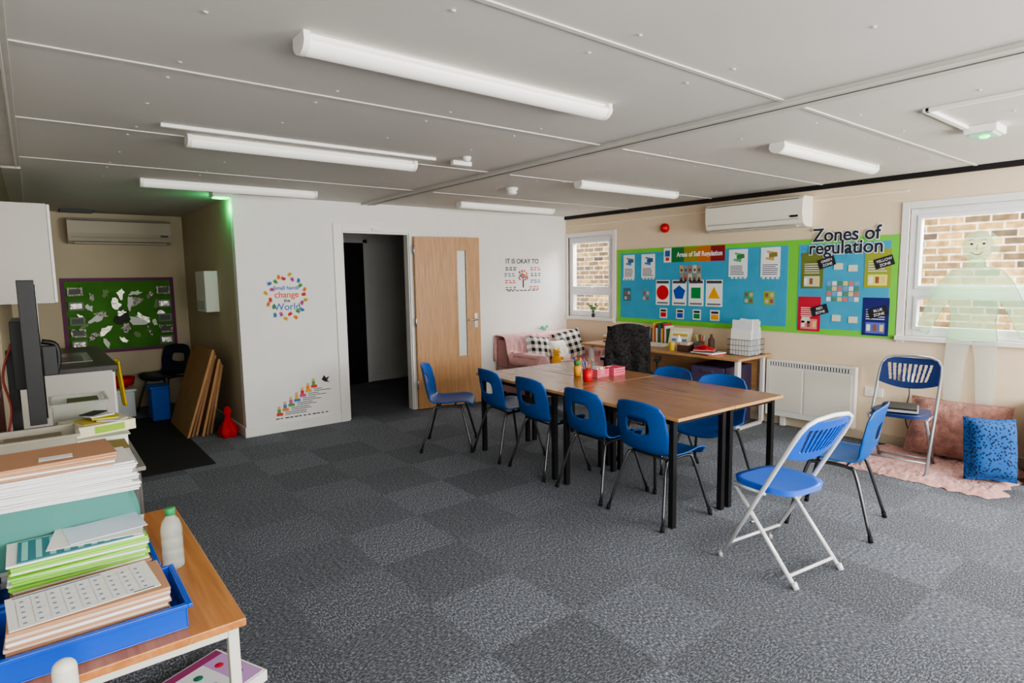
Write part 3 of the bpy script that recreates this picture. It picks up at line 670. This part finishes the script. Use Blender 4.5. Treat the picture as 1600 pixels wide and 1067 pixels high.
for k in range(5):
    a=2*math.pi*k/5+.3; b.tube([(0,0,.09),(.28*math.cos(a),.28*math.sin(a),.065)],.02,dark,8,rs=[.026,.016]); b.cyl((.29*math.cos(a)-.012,.29*math.sin(a),.03),(.29*math.cos(a)+.012,.29*math.sin(a),.03),.03,rubber,14)
b.cyl((0,0,.07),(0,0,.42),.025,dark)
b.pillow((0,0,.48),.48,.46,.12,of,Matrix.Rotation(math.pi/2,4,'X'))
b.pillow((0,-.25,.78),.44,.52,.09,of,Matrix.Rotation(-.12,4,'X'))
b.tube([(0,-.05,.42),(0,-.27,.45),(0,-.30,.62)],.02,dark,8)
for sx in (-1,1): b.tube([(sx*.2,0,.44),(sx*.28,0,.48),(sx*.28,0,.66)],.014,dark,8); b.box(sx*.28-.03,sx*.28+.03,-.12,.14,.66,.69,dark)
oc=b.make('office_chair',weld=True); oc.location=(5.00,4.24,0); oc.rotation_euler=(0,0,face(.75,.5))
jm=mat('patterned_jacket',(40,38,38),1,bump=.6,bscale=60,var=.95,vscale=45)
b=MB()
pf2=crom([(0,-.17,.62),(0,-.175,.85),(0,-.195,1.03),(0,-.26,1.065),(0,-.325,1.03),(0,-.345,.85),(0,-.345,.62),(0,-.34,.50)],6)
def fn(u,v):
    p=pf2[min(len(pf2)-1,int(v*(len(pf2)-1)+.5))]; x=(2*u-1)*.225*(1-.12*max(0,p.z-.9)/.16)
    n_=noise.noise(Vector((x*12,v*5,1)))*.03; ed=-.05*abs(2*u-1)**3
    return Vector((x,p.y+(-n_ if p.y<-.26 else n_),p.z+ed+.01*noise.noise(Vector((x*9,2,v)))))
b.surf(fn,30,48,jm); o=b.make('draped_jacket',solid=.01); o.location=oc.location; o.rotation_euler=oc.rotation_euler
zd=.7305
b=MB(); bw=mat('wire_basket',(120,120,124),.4,.5); x0,x1,y0,y1=5.60,5.86,3.20,3.46
for z in (.0,.05,.10,.16): b.tube([(x0,y0,zd+z+.004),(x1,y0,zd+z+.004),(x1,y1,zd+z+.004),(x0,y1,zd+z+.004)],.003,bw,6,closed=True)
for k in range(9):
    t=k/8
    for (px,py) in ((x0+(x1-x0)*t,y0),(x0+(x1-x0)*t,y1),(x0,y0+(y1-y0)*t),(x1,y0+(y1-y0)*t)): b.cyl((px,py,zd),(px,py,zd+.165),.002,bw,5)
b.box(x0,x1,y0,y1,zd,zd+.003,bw)
for k in range(14):
    X=Matrix.Translation((x0+.02+k*.017,(y0+y1)/2,zd+.005))@Matrix.Rotation(random.uniform(-.12,.12),4,'X')@Matrix.Rotation(random.uniform(-.08,.08),4,'Y'); hh=random.uniform(.24,.36); b.box(-.003,.003,-.11,.11,0,hh,[paper,pm((225,228,232)),pm((200,210,220)),paper][k%4],X)
b.make('paper_basket')
b=MB()
for k,(c,w) in enumerate([((200,60,60),.24),((235,235,230),.28),((60,60,70),.2),((220,120,120),.22)]):
    X=Matrix.Translation((5.5,3.60+.02*k,zd+k*.012))@Matrix.Rotation(.3*k-.4,4,'Z'); b.box(-w*.4,w*.4,-w/2,w/2,0,.0115,pm(c),X)
b.ell((5.46,3.66,zd+.075),(.06,.05,.026),red,12,amp=.2); b.tube(crom([(5.42,3.5,zd+.06),(5.40,3.6,zd+.09),(5.44,3.72,zd+.07),(5.5,3.78,zd+.06)],5),.012,red,8); b.make('red_paper_pile',.001)
b=MB(); b.box(5.66,5.90,4.34,4.62,zd,zd+.03,paper); b.box(5.70,5.90,4.64,4.9,zd,zd+.05,pm((180,90,90))); b.box(5.72,5.9,4.64,4.88,zd+.05,zd+.09,pm((210,215,205)));
for k in range(5): b.box(5.60,5.9,4.95+.003*k,5.2,zd+k*.018,zd+k*.018+.016,pm([(70,90,120),(225,220,210),(160,60,60),(220,200,120),(235,235,235)][k]))
for k in range(10): b.box(5.80,5.95,4.36+k*.025,4.383+k*.025,zd+.031,zd+.031+.17+.03*(k%3),pm([(60,110,70),(230,225,215),(180,60,60),(230,190,70),(60,80,130)][k%5]))
X=Matrix.Translation((5.76,4.18,zd+.0))@Matrix.Rotation(.25,4,'Y'); b.box(-.004,.004,-.15,.15,.0,.23,pm((245,235,190)),X); b.box(-.006,-.004,-.12,.12,.05,.19,pm((250,250,245)),X); b.box(-.0075,-.006,-.1,.1,.13,.16,pm((225,190,70)),X); b.box(-.0075,-.006,-.1,.1,.07,.10,pm((110,150,200)),X)
b.make('desk_papers_and_sign',.001)
b=MB(); c=Vector((5.72,3.86,zd)); b.lathe([(.04,0),(.042,.1),(.038,.1),(.036,.01)],c,pm((120,90,70)),16)
for k in range(9):
    a=k*.7; b.cyl(c+Vector((.015*math.cos(a),.015*math.sin(a),.01)),c+Vector((.05*math.cos(a),.05*math.sin(a),.17)),.005,pm([(240,220,60),(60,60,60),(200,60,60),(230,230,230)][k%4]),6)
b.make('pen_holder')
b=MB(); b.box(5.46,5.60,3.84,3.98,zd,zd+.07,pm((90,60,50))); b.box(5.48,5.58,3.86,3.96,zd+.07,zd+.1,pm((210,190,160))); b.lathe([(.03,0),(.032,.12),(.012,.14),(.012,.16)],(5.60,4.06,zd),pm((225,225,225)),14); b.lathe([(.035,0),(.035,.09),(.03,.09),(.028,.01)],(5.48,4.06,zd),pm((200,170,60)),14); b.box(5.52,5.66,3.80,3.81,zd,zd+.1,pm((60,60,65)));b.make('desk_tidy',.003)
b=MB(); b.lathe([(.03,0),(.034,.02),(.034,.13),(.015,.16),(.012,.19)],(5.68,3.70,zd),pm((90,60,50)),16); b.make('brown_bottle')
b=MB(); c=Vector((5.965,5.72,1.0)); b.lathe([(.016,0),(.02,.004),(.026,.05),(.022,.05),(.018,.045)],c,pm((60,50,50)),16)
lf=mat('leaf',(60,120,60),.6)
for k in range(11):
    a=k*.75; r=.03+.025*(k%3); b.tube([c+Vector((0,0,.045)),c+Vector((.3*r*math.cos(a)-.0,.6*r*math.sin(a),.10)),c+Vector((.4*r*math.cos(a)-.005,r*1.4*math.sin(a),.14+.025*(k%3)))],.004,lf,6,rs=[.002,.004,.001]); b.ell(c+Vector((.3*r*math.cos(a)-.004,r*1.3*math.sin(a),.13+.025*(k%3))),(.007,.02,.013),lf,8)
b.make('potted_plant')

# ---------- paper figure ----------
fg=mat('figure_green',(196,238,190),.8,alpha=.66); fw_=mat('figure_grey',(214,220,210),.8,alpha=.58)
b=MB(); cy=1.475; X0=5.945
def P2(pts,m): b.poly([(X0,cy+p[0],p[1]) for p in pts],m)
hd=[(.105*math.sin(2*math.pi*k/24),1.755+.125*math.cos(2*math.pi*k/24)) for k in range(24)]
def half(sg): return [(sg*.05,1.655),(sg*.055,1.595),(sg*.17,1.565),(sg*.25,1.46),(sg*.32,1.30),(sg*.385,1.12),(sg*.37,1.05),(sg*.31,1.03),(sg*.28,1.10),(sg*.215,1.24),(sg*.165,1.32),(sg*.15,1.15),(sg*.17,1.0)]
P2(hd,fg); L_=half(1);R_=half(-1); P2(L_+[(0,.99)]+R_[::-1],fg)
for sg in (1,-1): P2([(sg*.17,1.0),(0,.99),(sg*.03,.85),(sg*.055,.47),(sg*.05,.42),(sg*.13,.395),(sg*.24,.40),(sg*.245,.43),(sg*.17,.48),(sg*.18,.75)],fw_)
fo=b.make('paper_body_cutout'); b=MB()
for sg in (1,-1): b.ell((X0-.001,cy+sg*.04,1.775),(.001,.012,.008),ink,10); b.tube([(X0-.001,cy+sg*.06,1.805),(X0-.001,cy+sg*.04,1.81),(X0-.001,cy+sg*.022,1.805)],.002,ink,5)
b.tube([(X0-.001,cy+.04,1.71),(X0-.001,cy+.02,1.693),(X0-.001,cy,1.689),(X0-.001,cy-.02,1.693),(X0-.001,cy-.04,1.71)],.003,ink,5); b.tube([(X0-.001,cy,1.77),(X0-.001,cy+.01,1.735),(X0-.001,cy-.006,1.732)],.0018,ink,5)
gr_=pm((140,190,135))
for a_,c_ in zip(L_+[(0,.99)]+R_[::-1],(L_+[(0,.99)]+R_[::-1])[1:]+[L_[0]]): b.cyl((X0,cy+a_[0],a_[1]),(X0,cy+c_[0],c_[1]),.002,gr_,5)
fc=b.make('drawn_face_and_outline'); fc.parent=fo

# ---------- rug, cushions on floor, wooden unit ----------
b=MB()
def fn(u,v):
    x=5.02+.92*u; yy=1.04+1.06*v; ed=min(u,1-u,v,1-v); k=min(1,ed*14)
    n1=noise.noise(Vector((x*40,yy*40,0)));n2=noise.noise(Vector((x*15,yy*15,5)))
    x+=(1-k)*n2*.06; yy+=(1-k)*noise.noise(Vector((x*9,yy*9,8)))*.06
    return Vector((x,yy,.004+k*(.026+.012*n1+.012*n2)))
b.surf(fn,110,120,rose); b.make('fluffy_rug')
cushion('fluffy_cushion',(5.80,1.50,.275),.70,.48,.2,rosed,D(-18),D(-90),.04)
blup=mat('blue_pattern',(30,80,150),.9); 
nt=blup.node_tree; tc=nt.nodes.new('ShaderNodeTexCoord'); vo=nt.nodes.new('ShaderNodeTexVoronoi'); vo.inputs['Scale'].default_value=52; nt.links.new(tc.outputs['Object'],vo.inputs['Vector']); rr=nt.nodes.new('ShaderNodeValToRGB'); rr.color_ramp.interpolation='CONSTANT'; rr.color_ramp.elements[0].color=rgb(12,22,52); rr.color_ramp.elements[1].position=.36; rr.color_ramp.elements[1].color=rgb(32,88,152); nt.links.new(vo.outputs['Distance'],rr.inputs[0]); nt.links.new(rr.outputs[0],nt.nodes['Principled BSDF'].inputs['Base Color'])
cushion('blue_patterned_cushion',(5.37,1.18,.265),.32,.46,.30,blup,D(-14),D(-62),.015)
b=MB(); b.box(5.54,5.96,.3,.98,.03,.56,desk_w); b.box(5.52,5.54,.28,1.0,.0,.58,door_w);b.box(5.54,5.96,.28,1.0,.56,.58,door_w); b.box(5.54,5.96,.98,1.0,0,.56,door_w); b.make('wooden_storage_unit',.003)
b=MB(); b.tube(crom([(5.975,1.93,.62),(5.965,1.9,.5),(5.95,1.92,.3),(5.93,1.85,.12),(5.85,1.7,.05)],6),.004,dark,6); b.box(5.975,5.999,1.89,1.97,.58,.66,trimw); b.make('power_cable')
b=MB(); b.box(5.985,5.999,2.12,2.27,.42,.50,trimw); b.box(5.982,5.985,2.14,2.18,.44,.48,acm);b.box(5.982,5.985,2.2,2.24,.44,.48,acm); b.make('wall_socket',.002)

# ---------- niche / kitchen ----------
wk=mat('worktop_dark',(58,52,48),.35,bump=.05,var=.2,vscale=60)
b=MB(); kw=mat('kitchen_white',(206,202,192),.45)
b.box(-.199,.46,5.88,7.8,.10,.86,kw); b.box(-.199,.42,5.92,7.8,0,.10,dark); b.box(-.199,.50,5.86,7.8,.86,.90,wk)
for k in range(4): b.box(.46,.478,5.90+k*.475,6.365+k*.475,.12,.84,trimw); b.box(.478,.49,6.0+k*.475,6.14+k*.475,.74,.75,steel)
b.box(-.12,.36,6.3,7.1,.900,.905,steel); b.box(-.06,.30,6.36,6.75,.903,.907,mat('sink_bowl',(90,92,95),.3,.8))
b.tube(crom([(-.12,6.6,.9),(-.12,6.6,1.08),(-.09,6.6,1.15),(-.02,6.6,1.15),(0,6.6,1.11)],5),.011,steel,8)
b.make('kitchen_base_unit',.003)
b=MB(); b.box(-.199,.12,5.57,7.5,1.43,2.15,kw); 
for k in range(4): b.box(.122,.14,5.575+k*.48,6.045+k*.48,1.435,2.145,trimw)
b.make('kitchen_wall_cabinet',.002)
yel=mat('yellow_cloth',(212,182,40),.9)
b=MB()
def fn(u,v): return Vector((.505+.012*math.sin(u*14)+.03*v,5.92+.16*u,.915-.38*v+.01*math.sin(u*9)))
b.surf(fn,16,16,yel); b.make('yellow_tea_towel',solid=.006)
b=MB(); b.box(1.44,1.5695,7.08,7.52,1.24,1.68,trimw); b.box(1.435,1.44,7.12,7.48,1.26,1.36,mat('disp_grey',(190,195,198),.3)); b.make('wall_mounted_paper_towel_dispenser',.03,segs=4)
b=MB()
for k in range(6):
    xb=1.10+k*.045; L=.92-.04*k; ang=math.atan2(.26-k*.018,.80); y0=6.62+.04*(k%3); y1=7.55-.05*(k%2)
    X=Matrix.Translation((xb,0,.004))@Matrix.Rotation(ang,4,'Y'); b.box(-.012,.012,y0,y1,0.003,L,[card,mat('cardboard_d',(130,96,64),.85),card][k%3],X)
b.make('flattened_cardboard_boxes',.002)
b=MB(); rdk=mat('red_cloth',(170,22,28),.8,bump=.5,bscale=30)
def fn(u,v):
    a=2*math.pi*u; z=.30*v; r=[.07,.088,.092,.085,.068,.05,.034,.024,.03,.036,.02][min(10,int(v*10))]
    r*=1+.18*math.sin(a*5+v*4)*(1-v*.5)
    return Vector((1.44+r*math.cos(a),6.47+r*math.sin(a),z))
b.surf(fn,30,10,rdk); b.ell((1.44,6.47,.30),(.022,.022,.015),rdk,10); b.ell((1.44,6.47,.06),(.085,.085,.058),rdk,14); b.make('red_cloth_bag')
b=MB(); b.box(.56,1.12,5.56,8.0,0,.012,mat('mat_black',(30,29,30),.95,bump=.5,bscale=200)); b.make('entrance_mat',.004)
b=MB(); b.box(.58,.84,8.20,8.6,.0,.30,pm((220,222,225))); b.box(.56,.86,8.18,8.62,.30,.33,pm((230,230,230))); b.make('white_storage_box',.01)
b=MB(); b.box(.94,1.12,7.68,8.0,.013,.38,pm((25,80,170))); b.box(.93,1.13,7.67,8.01,.38,.40,pm((30,95,190))); b.make('blue_storage_box',.01)
b=MB(); b.lathe([(.06,0),(.12,.05),(.145,.12),(.15,.12),(.13,.03)],(.73,8.40,.331),red,24); b.make('red_bowl')

# ---------- left foreground ----------
b=MB(); gp=mat('grey_cabinet',(96,94,90),.5)
b.box(-.5,.31,3.15,4.4,.0,.72,gp); b.box(-.52,.34,3.13,4.42,.72,.74,mat('grey_top',(140,136,130),.5)); b.box(.31,.325,3.18,3.75,.04,.70,gp);b.box(.31,.325,3.79,4.37,.04,.70,gp)
b.make('storage_cupboard',.004)
brn=wood('dark_bookcase',(70,40,30),(96,58,42),'Z',3,.5)
b=MB(); b.box(-.75,-.22,4.5,4.53,0,1.35,brn); b.box(-.75,-.22,5.40,5.43,0,1.35,brn); b.box(-.75,-.72,4.53,5.40,0,1.35,brn)
for z in (0.0,.42,.84,1.32): b.box(-.72,-.22,4.53,5.40,z,z+.03,brn)
for q,z in enumerate((.03,.45,.87)):
    yy=4.56
    while yy<5.33:
        w=random.uniform(.02,.05); b.box(-.68,-.30,yy,yy+w*.93,z,z+random.uniform(.22,.32),pm(random.choice([(150,50,45),(60,60,70),(200,190,170),(50,90,130),(170,120,50)]))); yy+=w
b.make('bookcase',.002)
tvb=mat('tv_black',(9,9,10),.5)
b=MB(); b.box(-.055,.005,3.30,4.36,.96,1.59,tvb); b.box(.005,.010,3.32,4.34,.98,1.57,mat('screen',(8,8,10),.12)); b.box(-.10,-.055,3.6,4.05,1.08,1.4,tvb)
b.box(-.13,-.09,3.78,3.87,.757,1.25,tvb); b.box(-.22,.06,3.62,4.02,.742,.757,tvb); b.box(-.09,-.055,3.8,3.85,1.2,1.25,tvb)
b.tube(crom([(.012,3.36,1.32),(.06,3.36,1.30),(.065,3.36,1.22),(.05,3.36,1.17)],5),.012,tvb,8); b.box(.01,.06,3.33,3.40,1.17,1.30,tvb)
b.tube(crom([(-.10,3.62,1.3),(-.14,3.60,1.15),(-.12,3.56,1.0),(-.15,3.55,.85),(-.17,3.52,.75)],6),.006,mat('red_cable',(130,40,35),.5),6)
b.make('television',.005)
zc=.741
b=MB(); b.box(.06,.31,3.45,3.78,zc,zc+.09,paper); b.box(.05,.32,3.44,3.79,zc+.09,zc+.095,pm((215,215,205))); X=Matrix.Translation((.2,3.62,zc+.096))@Matrix.Rotation(.25,4,'Z'); b.box(-.13,.13,-.12,.12,0,.05,pm((232,226,190)),X); b.box(-.05,.08,-.121,-.12,.008,.042,pm((150,185,60)),X); b.box(-.131,-.13,-.1,.1,.01,.04,pm((80,120,60)),X); b.box(-.08,.06,-.08,.08,.05,.0515,pm((225,200,90)),X)
for k in range(4): X=Matrix.Translation((.26-.02*k,3.55+.05*k,zc+.15+.006*k))@Matrix.Rotation(.5*k-.6,4,'Z'); b.box(-.06,.05,-.03,.04,0,.005,[paper,pm((225,215,60)),paper,dark][k],X)
b.make('snack_boxes',.002)
clr=clearp('clear_plastic',(205,208,196),.45)
def crate(name,x0,x1,y0,y1,z,h,m,rim=None,t=.004):
    b=MB(); rim=rim or m
    b.box(x0,x1,y0,y1,z,z+t,m);b.box(x0,x0+t,y0,y1,z+t,z+h,m);b.box(x1-t,x1,y0,y1,z+t,z+h,m);b.box(x0+t,x1-t,y0,y0+t,z+t,z+h,m);b.box(x0+t,x1-t,y1-t,y1,z+t,z+h,m)
    b.box(x0-.012,x0,y0-.012,y1+.012,z+h-.012,z+h,rim);b.box(x1,x1+.012,y0-.012,y1+.012,z+h-.012,z+h,rim);b.box(x0,x1,y0-.012,y0,z+h-.012,z+h,rim);b.box(x0,x1,y1,y1+.012,z+h-.012,z+h,rim)
    return b,name
b,n=crate('clear_box',.03,.27,3.92,4.22,zc,.20,clr); b.box(.05,.25,3.95,4.2,zc+.01,zc+.09,pm((90,70,50))); b.box(.07,.2,3.97,4.1,zc+.09,zc+.15,pm((170,170,150))); b.box(.1,.24,4.0,4.15,zc+.15,zc+.19,pm((110,120,80))); b.make(n,.002)
b=MB()
for k in range(5): b.box(-.21,.12-.01*k,3.16,3.42,zc+k*.024,zc+k*.024+.022,[paper,dark,paper,pm((180,190,200)),dark][k])
b.box(.135,.30,3.17,3.40,zc,zc+.06,dark); b.box(.15,.29,3.18,3.39,zc+.06,zc+.085,pm((170,150,90)))
b.make('folder_and_box_pile',.002)
b,n=crate('clear_tray',-.20,.10,3.17,3.41,zc+.125,.06,clearp('clear_lid',(200,196,180),.7)); b.box(-.15,.05,3.2,3.36,zc+.135,zc+.165,pm((150,135,115))); b.make(n,.004)
zl=.60
b=MB(); b.box(-.35,.41,1.78,2.90,zl-.024,zl,oak); wl=mat('cream_metal',(225,222,208),.45)
for x in (-.32,.365):
    for yy in (1.81,2.84): b.box(x,x+.03,yy,yy+.03,0,zl-.024,wl)
b.box(-.29,.365,1.81,1.835,zl-.06,zl-.024,wl);b.box(-.29,.365,2.845,2.87,zl-.06,zl-.024,wl);b.box(.37,.395,1.84,2.84,zl-.06,zl-.024,wl);b.box(-.32,-.295,1.84,2.84,zl-.06,zl-.024,wl)
b.make('low_side_table',.003)
blt=mat('blue_tray',(18,85,205),.35)
b,n=crate('blue_tray',-.15,.27,1.83,2.11,zl+.001,.075,blt); b.make(n,.003)
b,n=crate('blue_tray.001',-.16,.24,2.16,2.62,zl+.001,.075,blt); b.make(n,.003)
def stack(name,x0,x1,y0,y1,z0,th_list,jit=.008,rot=.03):
    b=MB(); z=z0; cx,cy_=(x0+x1)/2,(y0+y1)/2;w,l=(x1-x0)/2,(y1-y0)/2
    for t,m in th_list:
        X=Matrix.Translation((cx+random.uniform(-jit,jit),cy_+random.uniform(-jit,jit),z))@Matrix.Rotation(random.uniform(-rot,rot),4,'Z'); b.box(-w,w,-l,l,0,t*.93,m,X); z+=t
    return b,name,z
man=mat('manila',(190,144,112),.8); gr=mat('green_book',(150,215,80),.7); tl=mat('teal_folder',(78,138,130),.6,bump=.1)
b,n,z=stack('exercise_books',-.12,.235,1.86,2.07,zl+.007,[(.009,[man,paper,man,pm((215,190,170))][k%4]) for k in range(13)],.006)
X=Matrix.Translation((.045,1.97,z))@Matrix.Rotation(.07,4,'Z')
b.box(-.165,.165,-.10,.105,0,.002,paper,X)
for i in range(9):
    for j in range(5):
        b.box(-.145+i*.033,-.1445+i*.033,-.09,.085,.002,.0023,pm((190,195,205)),X)
        b.box(-.136+i*.033,-.128+i*.033,-.08+j*.034,-.072+j*.034,.002,.0025,pm((130,140,165)),X)
for j in range(6): b.box(-.145,.15,-.0905+j*.034,-.09+j*.034,.002,.0023,pm((190,195,205)),X)
b.box(-.15,.05,.09,.097,.002,.0025,pm((110,130,160)),X); b.box(.10,.15,-.098,-.093,.002,.0025,pm((60,140,80)),X)
b.make(n)
b,n,z=stack('green_exercise_books',-.12,.225,2.20,2.40,zl+.006,[(.008,paper if k%2 else man) for k in range(9)]+[(.0065,gr if k%3 else paper) for k in range(13)],.008,.05); 
b.box(-.1,.19,2.21,2.39,z,z+.003,pm((60,130,140)));
for k in range(8): b.box(-.09+k*.034,-.075+k*.034,2.22,2.38,z+.003,z+.0035,pm((150,210,200)))
X=Matrix.Translation((.1,2.32,z+.0036))@Matrix.Rotation(-.15,4,'Z'); b.box(-.12,.13,-.09,.09,0,.002,paper,X); X=Matrix.Translation((.13,2.34,z+.006))@Matrix.Rotation(.1,4,'Z'); b.box(-.11,.10,-.08,.08,0,.002,pm((215,225,240)),X); b.make(n)
b,n,z=stack('paper_and_folder_pile',-.155,.225,2.44,2.61,zl+.007,[(.02,paper)]*3,.003,.01)
b.box(-.20,.205,2.425,2.63,z,z+.19,tl)
vs=[];ns=12
for yy in (2.425,2.63):
    for k in range(ns+1): t=-math.pi/2+math.pi*k/ns; vs.append((.205+.03*math.cos(t),yy,z+.095+.095*math.sin(t)))
m_=ns+1
b.add(vs,[(i,i+1,m_+i+1,m_+i) for i in range(ns)]+[tuple(range(m_))[::-1],tuple(range(m_,2*m_))],tl,True)
z+=.191
for k in range(16):
    X=Matrix.Translation((.035+random.uniform(-.014,.014),2.53,z+k*.0062))@Matrix.Rotation(random.uniform(-.06,.06),4,'Z'); b.box(-.2,.2,-.12,.12,0,.0055,[paper,paper,pm((225,225,230)),paper][k%4],X)
z+=.1
for k in range(5):
    X=Matrix.Translation((.01,2.53,z+k*.008))@Matrix.Rotation(.03*k-.05,4,'Z'); b.box(-.18,.165,-.12,.12,0,.007,[man,paper,man,mat('manila2',(205,165,130),.8),man][k],X)
b.box(-.03,.06,2.45,2.5,z+.0395,z+.0405,paper)
b.make(n)
bt=clearp('bottle_plastic',(215,230,225),.3)
b=MB(); b.lathe([(.028,0),(.033,.006),(.033,.03),(.030,.035),(.033,.04),(.033,.065),(.030,.07),(.033,.075),(.033,.105),(.030,.11),(.033,.115),(.033,.14),(.026,.165),(.014,.182),(.013,.188)],(.305,2.27,zl+.001),bt,24); b.lathe([(.016,0),(.016,.022),(.013,.024)],(.305,2.27,zl+.187),pm((60,150,90)),20); b.make('water_bottle')
b=MB()
X=Matrix.Translation((.43,2.45,.0))@Matrix.Rotation(.42,4,'Z')
b.box(-.16,.12,-.16,.14,.001,.045,trimw,X); b.box(-.15,.11,-.15,.13,.045,.047,pm((225,225,228)),X); b.box(-.15,.11,.09,.13,.047,.048,pm((150,50,110)),X); b.box(.02,.11,-.15,.09,.047,.048,pm((190,150,200)),X)
for k,(x,yy,c) in enumerate(((-.11,.03,(40,40,60)),(-.04,.03,(40,120,90)),(.05,.03,(200,40,60)),(-.11,-.06,(70,120,60)),(-.04,-.06,(40,60,120)),(.06,-.07,(120,60,140)))):
    b.lathe([(.017,0),(.017,.001)],(x,yy,.048),pm(c),14,X)
b.make('dice_game_board',.003)
b=MB()
for x in (-.012,-.36):
    b.cyl((x,1.62,0),(x,1.62,.715),.024,wl,16); b.ell((x,1.62,.715),(.024,.024,.022),wl,16)
b.cyl((-.36,1.62,.52),(-.012,1.62,.52),.016,wl,12); b.make('white_tube_rail')

# ---------- lights ----------
def area(name,loc,rot,sx,sy,pw,col=(1,1,1)):
    l=bpy.data.lights.new(name,'AREA'); l.shape='RECTANGLE'; l.size=sx; l.size_y=sy; l.energy=pw; l.color=col
    o=bpy.data.objects.new(name,l); COL.objects.link(o); o.location=loc; o.rotation_euler=rot; return o
area('daylight_near_window',(.8,YN-.25,1.55),(math.pi/2,0,0),2.8,1.3,150,(1,.985,.96))
area('daylight_near_window_b',(4.2,YN-.25,1.55),(math.pi/2,0,0),2.8,1.3,270,(1,.985,.96))
area('daylight_right_window',(6.65,1.3,2.55),(0,D(52),0),.9,1.5,230,(.94,.975,1))
area('daylight_corner_window',(6.6,5.82,2.55),(0,D(52),0),.9,.9,140,(.94,.975,1))
sun=bpy.data.lights.new('sun','SUN'); sun.energy=5.5; sun.angle=.3; so=bpy.data.objects.new('sun',sun); COL.objects.link(so); so.rotation_euler=(0,D(-38),D(10))
w=bpy.data.worlds.new('sky'); bpy.context.scene.world=w; w.use_nodes=True; w.node_tree.nodes['Background'].inputs[0].default_value=(.87,.94,1,1); w.node_tree.nodes['Background'].inputs[1].default_value=2.6
pl=bpy.data.lights.new('exit_glow','POINT'); pl.energy=2.0; pl.color=(.05,1,.3); pl.shadow_soft_size=.02; po=bpy.data.objects.new('exit_glow',pl); COL.objects.link(po); po.location=(1.50,6.40,2.28)
try: bpy.context.scene.view_settings.look='AgX - Medium High Contrast'
except Exception as ex: print(ex)

# ---------- camera ----------
yaw,pit,rol=.6708,.1084,-.0154
g=Vector((math.sin(yaw),math.cos(yaw),0)); r=Vector((math.cos(yaw),-math.sin(yaw),0)); up=Vector((0,0,1))
F=g*math.cos(pit)-up*math.sin(pit); U=g*math.sin(pit)+up*math.cos(pit)
R2=r*math.cos(rol)+U*math.sin(rol); U2=-r*math.sin(rol)+U*math.cos(rol)
cam=bpy.data.cameras.new('camera'); cam.lens=937.3/1600*36; cam.sensor_width=36; cam.clip_start=.02
co=bpy.data.objects.new('camera',cam); COL.objects.link(co)
co.matrix_world=Matrix((( R2.x,U2.x,-F.x,0),(R2.y,U2.y,-F.y,0),(R2.z,U2.z,-F.z,1.5749),(0,0,0,1)))
bpy.context.scene.camera=co
